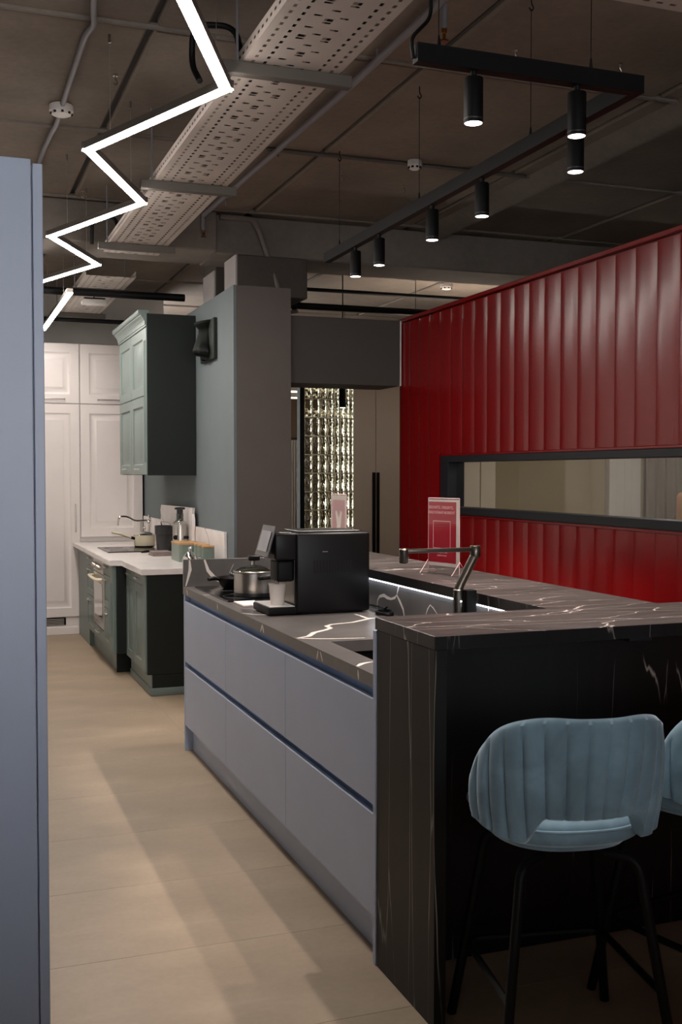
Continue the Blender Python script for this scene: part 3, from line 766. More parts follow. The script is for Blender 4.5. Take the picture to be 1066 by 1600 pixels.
t = thing('juicer', 'steel and black juicer with tall feed tube and pulp bin', 'juicer', (1.78, 9.0, WT))
jx, jy = 1.762, 8.435
bm = BM(); lathe(bm, [(0, 0.0), (0.060, 0.0), (0.062, 0.02), (0.058, 0.03), (0.057, 0.262), (0, 0.262)], (jx, jy, WT+0.0005)); obj('base', bm, M['steel'], t)
bm = BM(); lathe(bm, [(0, 0.2625), (0.060, 0.2625), (0.056, 0.275), (0.040, 0.285), (0.032, 0.292), (0.031, 0.345), (0.027, 0.345), (0.027, 0.285), (0, 0.28)], (jx, jy, WT)); obj('feed_tube', bm, M['lidglass'], t)
bm = BM(); lathe(bm, [(0, 0.286), (0.025, 0.286), (0.025, 0.375), (0.042, 0.377), (0.042, 0.388), (0.03, 0.393), (0, 0.393)], (jx, jy, WT)); obj('pusher', bm, M['darkplastic'], t)
bm = BM(); tube(bm, [(jx-0.040, jy-0.045, WT+0.16), (jx-0.048, jy-0.056, WT+0.16)], 0.018, 14); obj('knob', bm, M['black'], t)
bm = BM()
for s in (-1, 1): tube(bm, bend([(jx-0.03, jy+0.062*s, WT+0.15), (jx-0.03, jy+0.068*s, WT+0.275), (jx-0.01, jy+0.06*s, WT+0.305), (jx, jy+0.036*s, WT+0.30)], 0.03), 0.004, 8)
obj('locking_arm', bm, M['chrome'], t)
bm = BM(); tube(bm, [(jx+0.03, jy-0.05, WT+0.16), (jx+0.045, jy-0.075, WT+0.16)], 0.012, 10); obj('juice_spout', bm, M['black'], t)
t = thing('pulp_container', 'black plastic pulp bin standing behind the juicer', 'bin', (1.75, 8.99, WT))
bm = BM(); lathe(bm, [(0, 0.0005), (0.062, 0.0005), (0.066, 0.01), (0.078, 0.15), (0.084, 0.155), (0.086, 0.225), (0.082, 0.225), (0.076, 0.16), (0.06, 0.02), (0, 0.02)], (1.752, 8.99, WT), 24, 1.0, 1.1); obj('body', bm, M['darkplastic'], t)
bm = BM(); tube(bm, bend([(1.79, 8.91, WT+0.226), (1.78, 8.89, WT+0.25), (1.72, 8.97, WT+0.262), (1.73, 9.05, WT+0.25), (1.74, 9.06, WT+0.226)], 0.03), 0.005, 7); obj('rim_clip', bm, M['chrome'], t)

def soft_box(bm, x0, x1, y0, y1, z0, z1, r, n=6):
    pts = []
    for cx_, cy_, a0 in ((x1-r, y1-r, 0), (x0+r, y1-r, 1), (x0+r, y0+r, 2), (x1-r, y0+r, 3)):
        for i in range(n+1):
            a = (a0+i/n)*PI/2; pts.append((cx_+r*math.cos(a), cy_+r*math.sin(a)))
    return prism(bm, pts, 2, z0, z1)
t = thing('bread_bin', 'sage green bread bin with a beech lid beside the juicer', 'bread bin', (1.74, 8.12, WT))
obj('body', soft_box(BM(), 1.66, 1.826, 7.96, 8.29, WT+0.0005, WT+0.128, 0.03), M['sage'], t)
obj('lid', soft_box(BM(), 1.658, 1.828, 7.958, 8.292, WT+0.1285, WT+0.140, 0.03), M['wood'], t)
cn = [(1.79, 7.862, 0.043, 0.132, 'sage canister farthest from the viewer of three'), (1.785, 7.725, 0.043, 0.132, 'middle sage canister with beech lid'), (1.78, 7.555, 0.045, 0.134, 'nearest sage canister with beech lid, beside the splashback end')]
for x, y, r, h, lb in cn:
    t = thing('canister', lb, 'canister', (x, y, WT), group='sage canisters')
    bm = BM(); lathe(bm, [(0, 0.0005), (r-0.004, 0.0005), (r, 0.004), (r, h-0.002), (r-0.003, h), (0, h)], (x, y, WT)); obj('body', bm, M['sage'], t)
    bm = BM(); lathe(bm, [(0, h+0.0005), (r+0.001, h+0.0005), (r+0.001, h+0.010), (r-0.002, h+0.012), (0, h+0.012)], (x, y, WT)); obj('lid', bm, M['wood'], t)
t = thing('sugar_bowl', 'polished metal sugar bowl with a ball knob on the worktop', 'bowl', (1.64, 7.51, WT))
c = (1.64, 7.51, WT)
bm = BM(); lathe(bm, [(0, 0.0005), (0.034, 0.0005), (0.048, 0.016), (0.055, 0.046), (0.050, 0.074), (0.038, 0.086), (0, 0.086)], c); obj('body', bm, M['chrome'], t)
bm = BM(); lathe(bm, [(0, 0.0865), (0.038, 0.0865), (0.026, 0.103), (0.008, 0.112), (0.006, 0.122), (0.014, 0.132), (0.013, 0.146), (0, 0.153)], c); obj('lid', bm, M['chrome'], t)
bm = BM(); tube(bm, bend([(c[0]+0.051, c[1]-0.01, WT+0.07), (c[0]+0.08, c[1]-0.015, WT+0.07), (c[0]+0.078, c[1]-0.015, WT+0.025), (c[0]+0.050, c[1]-0.01, WT+0.03)], 0.02), 0.005, 8); obj('handle', bm, M['chrome'], t)
# folded towel
t = thing('folded_towel', 'folded taupe towel lying on the white worktop', 'towel', (1.65, 8.7, WT))
for i in range(3):
    bm = BM(); abox(bm, 1.575+0.004*i, 1.74-0.003*i, 8.60+0.006*i, 8.79, WT+0.001+0.0115*i, WT+0.0118+0.0115*i, 0.005, 2); obj('fold', bm, M['towel'], t)
t = thing('kitchen_tongs', 'black tongs lying next to the pulp bin', 'tongs', (1.6, 9.0, WT))
bm = BM()
for s in (0, 1): tube(bm, [(1.665, 9.03+0.03*s, WT+0.009), (1.62, 9.02+0.05*s, WT+0.010), (1.56, 9.00+0.02*s, WT+0.008)], 0.007, 7)
obj('arms', bm, M['black'], t)

# ================================================================ ISLAND
XI, XK = 1.258, 1.885    # front face, back face
DZ = ((0.498, 0.831), (0.144, 0.468))
def island_unit(y0, y1, label):
    t = thing('drawer_unit', label, 'cabinet', (1.57, (y0+y1)/2, 0), group='blue island drawer units')
    obj('body', abox(BM(), XI+0.0205, XK, y0, y1, 0.144, 0.864), M['blue'], t)
    for z0, z1 in DZ:
        bm = BM(); abox(bm, XI, XI+0.020, y0+0.0015, y1-0.0015, z0, z1, 0.001)
        obj('drawer', bm, M['blue'], t)
    return t
# bodies recessed behind finger channels
def island_body(y0, y1, label, sink=False):
    t = thing('drawer_unit', label, 'cabinet', (1.57, (y0+y1)/2, 0))
    bm = BM()
    top = 0.864 if not sink else 0.66
    prism(bm, [(XI+0.021, 0.144), (XK-0.015, 0.144), (XK-0.015, top), (XI+0.032, top), (XI+0.032, 0.80), (XI+0.021, 0.80), (XI+0.021, 0.505), (XI+0.032, 0.505), (XI+0.032, 0.44), (XI+0.021, 0.44)] if not sink else
          [(XI+0.021, 0.144), (XK-0.015, 0.144), (XK-0.015, 0.66), (XI+0.05, 0.66), (XI+0.05, 0.864), (XI+0.032, 0.864), (XI+0.032, 0.80), (XI+0.021, 0.80), (XI+0.021, 0.505), (XI+0.032, 0.505), (XI+0.032, 0.44), (XI+0.021, 0.44)], 1, y0+0.0005, y1-0.0005)
    obj('carcass', bm, M['channel'], t)
    for z0, z1 in DZ:
        obj('drawer', abox(BM(), XI, XI+0.020, y0+0.0015, y1-0.0015, z0, z1, 0.0012), M['blue'], t)
    obj('plinth', abox(BM(), XI+0.044, XI+0.062, y0, y1, 0.0, 0.1435), M['blue'], t)
    return t
island_body(4.994, 5.905, 'farthest blue two-drawer unit of the island, under the hob')
island_body(4.0435, 4.993, 'middle blue two-drawer unit of the island, below the coffee machine')
island_body(3.117, 4.0425, 'nearest blue two-drawer unit of the island, under the sink', True)
tag(obj('side_panel', abox(BM(), XI-0.001, XK-0.016, 5.907, 5.925, 0, 0.866, 0.001), M['blue']), 'blue end panel closing the far end of the island', 'panel')
tag(obj('side_panel', abox(BM(), XI-0.004, XK-0.016, 3.095, 3.1155, 0, 1.047, 0.001), M['blue']), 'blue upright panel between island and bar end', 'panel')

def strip(bm, pts, wd, fix, axes, lift):
    """flat vein inlay: polyline in two axes, width wd, lying at coordinate fix of the third axis"""
    P = [Vector((p[0], p[1])) for p in pts]; L = []; R = []
    for i, p in enumerate(P):
        a = P[max(0, i-1)]; b = P[min(len(P)-1, i+1)]; d = (b-a).normalized(); nrm = Vector((-d.y, d.x))
        ww = wd*(0.75+0.5*random.random())*(0.45 if i in (0, len(P)-1) else 1)
        L.append(p+nrm*ww/2); R.append(p-nrm*ww/2)
    def V(q):
        c = [0, 0, 0]; c[axes[0]] = q.x; c[axes[1]] = q.y
        k_ = 3-axes[0]-axes[1]; c[k_] = fix+lift; return bm.verts.new(c)
    l = [V(q) for q in L]; r = [V(q) for q in R]
    for i in range(len(P)-1): bm.faces.new((l[i], l[i+1], r[i+1], r[i]))

CT = 0.908
# countertop with sink cut-out, built as four pieces of one slab
SX0, SX1, SY0, SY1 = 1.355, 1.745, 3.22, 3.79
bm = BM()
def quadslab(x0, x1, y0, y1):
    abox(bm, x0, x1, y0, y1, CT-0.042, CT)
ring_o = [(XI-0.001, 3.1165), (XK, 3.1165), (XK, 5.925), (XI-0.001, 5.925)]
ring_i = [(SX0, SY0), (SX1, SY0), (SX1, SY1), (SX0, SY1)]
vs = {}
for nm, ring in (('o', ring_o), ('i', ring_i)):
    for z in (CT-0.042, CT): vs[nm, z] = [bm.verts.new((x, y, z)) for x, y in ring]
for i in range(4):
    j = (i+1) % 4
    bm.faces.new((vs['o', CT][i], vs['o', CT][j], vs['i', CT][j], vs['i', CT][i]))
    bm.faces.new((vs['o', CT-0.042][i], vs['i', CT-0.042][i], vs['i', CT-0.042][j], vs['o', CT-0.042][j]))
    bm.faces.new((vs['o', CT-0.042][i], vs['o', CT-0.042][j], vs['o', CT][j], vs['o', CT][i]))
    bm.faces.new((vs['i', CT-0.042][i], vs['i', CT][i], vs['i', CT][j], vs['i', CT-0.042][j]))
ct = obj('countertop', bm, M['stone'])
tag(ct, 'dark grey quartz island countertop with bold white veins', 'countertop')
random.seed(11)
bm = BM()
TV = [([(1.261, 3.913), (1.321, 3.944), (1.373, 4.031), (1.441, 4.085), (1.475, 4.122), (1.48, 4.187), (1.515, 4.225), (1.622, 4.256), (1.735, 4.342), (1.779, 4.352)], 0.020),
      ([(1.261, 3.913), (1.3, 3.893), (1.366, 3.86), (1.509, 3.831)], 0.016),
      ([(1.723, 4.501), (1.728, 4.44), (1.726, 4.357), (1.75, 4.355)], 0.016),
      ([(1.262, 3.27), (1.291, 3.308), (1.317, 3.325), (1.345, 3.332)], 0.018),
      ([(1.263, 4.711), (1.296, 4.651), (1.352, 4.607)], 0.03), ([(1.266, 5.48), (1.31, 5.496)], 0.03)]
for pts, wd in TV:
    bm = BM(); strip(bm, pts, wd, CT, (0, 1), 0.0004); obj('vein', bm, M['vein'], ct)
EV = [[(5.848, 0.902), (5.816, 0.873)], [(5.147, 0.902), (5.141, 0.872)], [(4.36, 0.902), (4.388, 0.869)], [(4.36, 0.902), (4.338, 0.870)], [(3.645, 0.902), (3.660, 0.868)], [(3.622, 0.902), (3.597, 0.871)], [(3.252, 0.90), (3.246, 0.869)]]
for pts in EV:
    a, b = pts; bm = BM(); strip(bm, [a, ((a[0]+b[0])/2, (a[1]+b[1])/2), b], 0.013, XI-0.001, (1, 2), -0.0004); obj('edge_vein', bm, M['vein'], ct)
# far upstand
up = obj('upstand', abox(BM(), XI-0.001, XK, 5.926, 5.945, 0.866, 1.058, 0.001), M['stone'])
tag(up, 'dark quartz upstand with white veins at the far end of the island', 'upstand')
bm = BM()
for pts, wd in (([(1.291, 1.055), (1.294, 1.002), (1.280, 0.949), (1.269, 0.911)], 0.015), ([(1.375, 1.055), (1.395, 0.995), (1.428, 0.955), (1.464, 0.932), (1.52, 0.911)], 0.018), ([(1.542, 1.027), (1.516, 0.977)], 0.004)):
    bm = BM(); strip(bm, pts, wd, 5.926, (0, 2), -0.0005); obj('vein', bm, M['vein'], up)
# sink
t = thing('sink', 'black undermount sink in the island countertop', 'sink', (1.55, 3.5, 0.70))
bm = BM()
rings = [[(SX0-0.004, SY0-0.004), (SX1+0.004, SY0-0.004), (SX1+0.004, SY1+0.004), (SX0-0.004, SY1+0.004)], [(SX0+0.01, SY0+0.01), (SX1-0.01, SY0+0.01), (SX1-0.01, SY1-0.01), (SX0+0.01, SY1-0.01)]]
a = [bm.verts.new((x, y, CT-0.0425)) for x, y in rings[0]]; b = [bm.verts.new((x, y, 0.70)) for x, y in rings[1]]
for i in range(4): bm.faces.new((a[i], a[(i+1) % 4], b[(i+1) % 4], b[i]))
bm.faces.new(b)
bmesh.ops.solidify(bm, geom=bm.faces[:], thickness=0.003)
obj('basin', bm, M['blackplastic'], t)
bm = BM(); lathe(bm, [(0, 0.008), (0.03, 0.008), (0.04, 0.004), (0.04, 0.0032), (0, 0.0032)], (1.55, 3.5, 0.70)); obj('drain', bm, M['steel'], t)

# faucet with folding arms
t = thing('folding_faucet', 'gunmetal folding arm faucet behind the island sink', 'faucet', (1.80, 3.6, CT))
fy = 3.60
bm = BM(); lathe(bm, [(0, 0.0005), (0.030, 0.0005), (0.030, 0.006), (0.0185, 0.010), (0.0185, 0.196), (0.015, 0.20), (0, 0.20)], (1.787, fy, CT), 20); obj('column', bm, M['gunmetal'], t)
bm = BM(); tube(bm, [(1.787, fy-0.018, CT+0.155), (1.787, fy-0.024, CT+0.155)], 0.005, 10); obj('screw', bm, M['chrome'], t)
obj('side_body', soft_box(BM(), 1.808, 1.852, fy-0.028, fy+0.02, CT+0.0005, CT+0.195, 0.008), M['black'], t)
bm = BM(); tube(bm, bend([(1.787, fy, CT+0.195), (1.795, fy, CT+0.215), (1.852, fy, CT+0.318)], 0.02), 0.0165, 16); obj('lower_arm', bm, M['gunmetal'], t)
bm = BM(); lathe(bm, [(0, 0.316), (0.019, 0.316), (0.020, 0.32), (0.020, 0.355), (0.018, 0.358), (0, 0.358)], (1.857, fy, CT), 20); obj('elbow', bm, M['gunmetal'], t)
bm = BM(); abox(bm, 1.575, 1.85, fy-0.009, fy+0.009, CT+0.336, CT+0.352, 0.004, 2); obj('upper_arm', bm, M['gunmetal'], t)
bm = BM(); lathe(bm, [(0, 0.300), (0.014, 0.300), (0.016, 0.303), (0.017, 0.35), (0.014, 0.354), (0, 0.354)], (1.568, fy, CT), 20); obj('spray_head', bm, M['gunmetal'], t)

# hob, pan, pot
t = thing('induction_hob', 'black induction hob set in the island', 'hob', (1.57, 5.5, CT))
obj('glass_plate', abox(BM(), 1.305, 1.79, 5.13, 5.87, CT+0.0006, CT+0.006, 0.002), M['blackgloss'], t)
bm = BM()
for cx_, cy_, rr in ((1.44, 5.33, 0.105), (1.44, 5.68, 0.09), (1.66, 5.33, 0.09), (1.66, 5.68, 0.105)):
    tube(bm, [(cx_+rr*math.cos(a*PI/16), cy_+rr*math.sin(a*PI/16), CT+0.0062) for a in range(32)], 0.0008, 4, True)
obj('zone_marking', bm, M['darkplastic'], t)
HT = CT+0.0065
t = thing('frying_pan', 'black frying pan behind the pot on the island hob', 'pan', (1.50, 5.68, HT))
c = (1.515, 5.70, HT)
bm = BM(); lathe(bm, [(0, 0.0005), (0.085, 0.0005), (0.098, 0.010), (0.122, 0.058), (0.125, 0.060), (0.118, 0.058), (0.094, 0.014), (0, 0.010)], c, 36); obj('body', bm, M['blackplastic'], t)
bm = BM(); tube(bm, [(c[0]-0.110, c[1]-0.030, HT+0.050), (c[0]-0.15, c[1]-0.04, HT+0.062), (c[0]-0.185, c[1]-0.06, HT+0.058)], 0.010, 10, rads=[0.007, 0.011, 0.009]); obj('handle', bm, M['blackplastic'], t)
t = thing('stock_pot', 'stainless pot with glass lid and black handles on the island hob', 'pot', (1.48, 5.33, HT))
c = (1.487, 5.31, HT)
bm = BM(); lathe(bm, [(0, 0.0005), (0.092, 0.0005), (0.098, 0.006), (0.101, 0.02), (0.101, 0.118), (0.106, 0.122), (0.106, 0.124), (0.098, 0.121), (0.097, 0.02), (0, 0.012)], c, 40); obj('body', bm, M['steel'], t)
bm = BM(); lathe(bm, [(0.1018, 0.002), (0.1022, 0.004), (0.1022, 0.019), (0.1018, 0.021)], c, 40); obj('base_band', bm, M['darkplastic'], t)
bm = BM(); lathe(bm, [(0, 0.158), (0.03, 0.156), (0.07, 0.145), (0.100, 0.1255), (0.098, 0.124), (0.069, 0.142), (0.03, 0.153), (0, 0.155)], c, 40); ld = obj('lid', bm, M['lidglass'], t)
bm = BM(); lathe(bm, [(0.098, 0.1242), (0.105, 0.1242), (0.106, 0.127), (0.104, 0.130), (0.099, 0.129)], c, 40); obj('lid_rim', bm, M['steel'], ld)
bm = BM(); lathe(bm, [(0, 0.158), (0.013, 0.158), (0.010, 0.178), (0, 0.178)], c, 16); obj('knob_stem', bm, M['chrome'], ld)
bm = BM(); abox(bm, c[0]-0.030, c[0]+0.030, c[1]-0.014, c[1]+0.014, HT+0.1785, HT+0.205, 0.008, 3); obj('knob', bm, M['blackplastic'], ld)
for s in (-1, 1):
    ca, sa = math.cos(math.radians(-68)), math.sin(math.radians(-68))
    if s > 0: ca, sa = -ca, -sa
    def hp(u, v, z): return (c[0]+ca*u-sa*v, c[1]+sa*u+ca*v, HT+z)
    bm = BM(); tube(bm, bend([hp(0.100, -0.042, 0.098), hp(0.142, -0.042, 0.104), hp(0.142, 0.042, 0.104), hp(0.100, 0.042, 0.098)], 0.03, 6), 0.011, 10); obj('handle', bm, M['blackplastic'], t)

# leaflet beside the hob
t = thing('leaflet', 'folded white and red leaflet beside the coffee machine tray', 'leaflet', (1.37, 5.0, CT))
obj('sheet', abox(BM(), 1.325, 1.43, 4.92, 5.10, CT+0.001, CT+0.006, 0.001), M['paper'], t)
obj('cover', abox(BM(), 1.327, 1.428, 4.922, 5.098, CT+0.0065, CT+0.0085), M['paper'], t)
obj('red_patch', abox(BM(), 1.39, 1.425, 4.93, 4.99, CT+0.0087, CT+0.0092), M['redprint'], t)

# coffee machine
t = thing('coffee_machine', 'black automatic coffee machine on the island countertop', 'coffee machine', (1.6, 4.7, CT))
CX0, CX1, CY0, CY1 = 1.467, 1.818, 4.55, 4.82
bm = BM(); abox(bm, CX0, CX1, CY0, CY1, CT+0.006, 1.272, 0.014, 3); obj('body', bm, M['blackplastic'], t)
bm = BM(); abox(bm, CX0+0.03, CX1-0.03, CY0+0.02, CY1-0.02, CT+0.0005, CT+0.008); obj('base', bm, M['black'], t)
vt = []
for i in range(13):
    x = 1.548+i*0.0145
    obj('vent_slot', abox(BM(), x, x+0.0075, CY0-0.0012, CY0+0.002, 1.092, 1.148), M['vent'], t)
obj('badge', abox(BM(), 1.590, 1.615, CY0-0.001, CY0+0.001, 1.185, 1.188), M['steel'], t)
bm = BM(); abox(bm, 1.372, CX0+0.012, CY0+0.010, CY0+0.215, 1.150, 1.272, 0.012, 3); obj('head', bm, M['blackplastic'], t)
bm = BM(); abox(bm, 1.385, CX0-0.004, CY0+0.016, CY0+0.135, 1.056, 1.150, 0.012, 3); sp = obj('spout_block', bm, M['black'], t)
for dy in (-0.012, 0.012):
    bm = BM(); tube(bm, [(1.402, 4.625+dy, 1.057), (1.402, 4.625+dy, 1.040)], 0.004, 8); obj('nozzle', bm, M['chrome'], sp)
obj('back_plate', abox(BM(), CX0-0.003, CX0-0.0005, CY0+0.02, CY1-0.02, CT+0.05, 1.15), M['gunmetal'], t)
bm = BM(); abox(bm, 1.342, CX0+0.004, CY0+0.002, CY1-0.01, CT+0.004, CT+0.038, 0.006, 2); tr = obj('drip_tray', bm, M['black'], t)
obj('grid', abox(BM(), 1.348, CX0-0.004, CY0+0.010, CY1-0.018, CT+0.0382, CT+0.041), M['plasticw'], tr)
bm = BM(); prism(bm, [(1.336, 1.168), (1.341, 1.166), (1.381, 1.300), (1.376, 1.302)], 1, CY0+0.012, CY0+0.205); s = obj('display', bm, M['screen'], t)
bm = BM(); prism(bm, [(1.3405, 1.190), (1.3415, 1.1897), (1.3675, 1.2787), (1.3665, 1.2790)], 1, CY0+0.035, CY0+0.175); bmesh.ops.translate(bm, verts=bm.verts[:], vec=(-0.0022, 0, 0)); obj('text_area', bm, M['screen2'], s)
bm = BM(); abox(bm, CX0+0.02, CX1-0.04, CY0+0.03, CY1-0.03, 1.2725, 1.279, 0.003); obj('hopper_lid', bm, M['darkplastic'], t)
bm = BM(); abox(bm, 1.41, 1.455, CY0+0.03, CY0+0.07, 1.2685, 1.273, 0.001); obj('button', bm, M['steel'], t)
t = tag(obj('paper_cup', lathe(BM(), [(0, 0.002), (0.029, 0.002), (0.030, 0.0), (0.0385, 0.090), (0.041, 0.092), (0.041, 0.096), (0.0375, 0.094), (0.029, 0.006), (0, 0.006)], (1.405, 4.632, CT+0.0412), 32), M['paper']), 'white paper cup on the coffee machine drip tray', 'cup')
# coiled cable
bm = BM(); pts = []
for i in range(70):
    a = i*2*PI/22; rr = 0.05+0.004*math.sin(i*0.7)
    pts.append((1.835+0.030*math.cos(a)*rr/0.05, 4.425+rr*math.sin(a)*1.25, CT+0.006+0.0045*(i//22)))
pts += [(1.862, 4.46, CT+0.03), (1.868, 4.50, CT+0.02), (1.868, 4.56, CT+0.02), (1.82, 4.60, CT+0.03)]
tube(bm, pts, 0.004, 6)
tag(obj('power_cable', bm, M['black']), 'black power cable coiled behind the coffee machine', 'cable')

# ================================================================ BAR
BT = 1.089
bc = thing('bar_counter', 'L shaped black marble bar counter wrapping the island', 'bar counter', (1.8, 3.0, 0))
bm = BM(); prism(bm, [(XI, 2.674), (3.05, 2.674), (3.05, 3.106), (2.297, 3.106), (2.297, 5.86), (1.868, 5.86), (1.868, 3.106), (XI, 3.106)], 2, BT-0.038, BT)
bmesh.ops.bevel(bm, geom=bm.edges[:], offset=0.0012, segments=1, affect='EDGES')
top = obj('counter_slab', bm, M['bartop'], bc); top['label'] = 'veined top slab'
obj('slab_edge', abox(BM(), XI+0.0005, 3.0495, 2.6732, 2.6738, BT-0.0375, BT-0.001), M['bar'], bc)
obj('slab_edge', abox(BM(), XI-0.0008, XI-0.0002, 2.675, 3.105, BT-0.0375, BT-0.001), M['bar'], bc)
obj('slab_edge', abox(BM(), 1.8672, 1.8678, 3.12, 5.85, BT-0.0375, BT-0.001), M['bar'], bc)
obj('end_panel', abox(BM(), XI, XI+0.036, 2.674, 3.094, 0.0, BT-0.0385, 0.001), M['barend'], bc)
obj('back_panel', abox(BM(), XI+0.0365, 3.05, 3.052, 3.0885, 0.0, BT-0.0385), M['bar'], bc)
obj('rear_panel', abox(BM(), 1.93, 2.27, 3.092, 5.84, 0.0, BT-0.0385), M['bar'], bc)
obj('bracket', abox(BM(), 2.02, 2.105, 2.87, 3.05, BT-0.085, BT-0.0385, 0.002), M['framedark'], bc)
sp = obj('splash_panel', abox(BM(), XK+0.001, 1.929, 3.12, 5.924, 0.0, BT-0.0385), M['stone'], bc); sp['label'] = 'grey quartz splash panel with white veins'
bm = BM()
SV = [([(4.635, 0.910), (4.628, 0.95), (4.604, 0.97), (4.551, 0.981), (4.513, 0.974), (4.469, 0.973), (4.425, 0.983), (4.404, 0.997)], 0.013), ([(4.375, 1.046), (4.389, 1.026), (4.404, 0.997)], 0.010), ([(4.404, 0.997), (4.368, 0.972), (4.333, 0.943), (4.319, 0.911)], 0.016), ([(4.1, 0.943), (4.081, 0.972), (4.056, 0.993), (4.026, 0.984), (3.977, 0.958)], 0.006), ([(3.546, 1.046), (3.551, 1.018)], 0.014)]
for pts, wd in SV:
    bm = BM(); strip(bm, pts, wd, XK+0.001, (1, 2), -0.0005); obj('vein', bm, M['vein'], sp)
t = thing('led_strip', 'white light strip under the rear bar shelf', 'light strip', (1.876, 4.4, 1.04))
obj('diffuser', abox(BM(), 1.8705, 1.8805, 3.13, 5.90, BT-0.0465, BT-0.0415), M['led'], t)
obj('channel', abox(BM(), 1.8695, 1.8815, 3.13, 5.90, BT-0.0412, BT-0.0387), M['plasticw'], t)

# ---------------------------------------------------------------- acrylic signs
def text_mesh(txt, size, name, mat, parent, loc, rot):
    cu = bpy.data.curves.new(name, 'FONT'); cu.body = txt; cu.size = size; cu.align_x = 'CENTER'; cu.extrude = 0.0002
    ob = bpy.data.objects.new(name, cu); COL.objects.link(ob)
    dg = bpy.context.evaluated_depsgraph_get(); dg.update()
    me = bpy.data.meshes.new_from_object(ob.evaluated_get(dg))
    COL.objects.unlink(ob); bpy.data.objects.remove(ob)
    me.materials.clear(); me.materials.append(mat)
    o = bpy.data.objects.new(name, me); COL.objects.link(o); o.parent = parent; o.location = loc; o.rotation_euler = rot
    return o
def sign_stand(loc, rz, label, printed):
    """local: sheet in x-z plane, face towards -y; width 0.21"""
    t = thing('sign_stand', label, 'sign', loc, rz, group='acrylic table signs')
    W, H, Z0 = 0.106, 0.335, 0.0008
    obj('acrylic_front', abox(BM(), -W, W, -0.0036, -0.0016, Z0, H), M['acrylic'], t, local=True)
    obj('acrylic_back', abox(BM(), -W, W, 0.0016, 0.0036, Z0, H), M['acrylic'], t, local=True)
    bm = BM()
    for a in (-W-0.0006, W+0.0006):
        tube(bm, [(a, 0, Z0+0.002), (a, 0, H)], 0.0018, 6)
    tube(bm, [(-W, 0, H), (W, 0, H)], 0.0018, 6)
    obj('polished_edge', bm, M['whiteprint'], t, local=True)
    for a in (-1, 1):
        bm = BM(); x = a*(W+0.003)
        tube(bm, [(x, -0.045, 0.0022), (x, 0.045, 0.0022), (x, 0.0, 0.058)], 0.002, 6, True)
        obj('foot', bm, M['acrylic'] if False else M['whiteprint'], t, local=True)
    sh = obj('paper_sheet', abox(BM(), -0.104, 0.104, -0.0012, 0.0012, 0.035, H-0.006), M['paper'], t, local=True)
    if printed:
        obj('red_print', abox(BM(), -0.1035, 0.086, -0.00145, -0.00125, 0.05, H-0.016), M['redprint'], sh, local=True)
        r = (PI/2, 0, 0)
        text_mesh('ЗВОНИТЕ, ПИШИТЕ,', 0.0175, 'headline', M['whiteprint'], sh, (-0.018, -0.0017, 0.288), r)
        text_mesh('ВАШ НОВЫЙ МОМЕНТ', 0.0165, 'headline', M['whiteprint'], sh, (-0.014, -0.0017, 0.266), r)
        text_mesh('Скидка 15 на', 0.012, 'footnote', M['whiteprint'], sh, (-0.010, -0.0017, 0.092), r)
        text_mesh('комплекты', 0.012, 'footnote', M['whiteprint'], sh, (-0.010, -0.0017, 0.078), r)
        bm = BM()
        for a in ((-0.072, 0.048, 0.232, 0.235), (-0.072, 0.048, 0.112, 0.115), (-0.072, -0.069, 0.115, 0.232), (0.045, 0.048, 0.115, 0.232)):
            abox(bm, a[0], a[1], -0.0017, -0.0015, a[2], a[3])
        obj('print_frame', bm, M['whiteprint'], sh, local=True)
    else:
        obj('pink_print', abox(BM(), -0.09, 0.09, -0.00145, -0.00125, 0.045, H-0.03), M['pink'], sh, local=True)
        bm = BM(); prism(bm, [(-0.05, 0.09), (0.0, 0.075), (0.03, 0.16), (0.05, 0.24), (0.03, 0.25), (0.005, 0.21), (-0.03, 0.25), (-0.045, 0.24), (-0.02, 0.17)], 1, -0.0018, -0.0015)
        obj('print_shape', bm, M['paper'], sh, local=True)
        bm = BM(); prism(bm, [(-0.085, 0.05), (-0.02, 0.05), (-0.03, 0.09), (-0.085, 0.10)], 1, -0.0018, -0.0015)
        obj('print_patch', bm, M['redprint'], sh, local=True)
    return t
dirv = Vector((0.054, -0.215)).normalized()
sign_stand((2.085, 4.345, BT), math.atan2(dirv.y, dirv.x), 'clear sign stand with a red printed sheet on the bar', True)
sign_stand((1.985, 5.42, BT), math.radians(-88.5), 'clear sign stand with a pink printed sheet, farther along the bar', False)

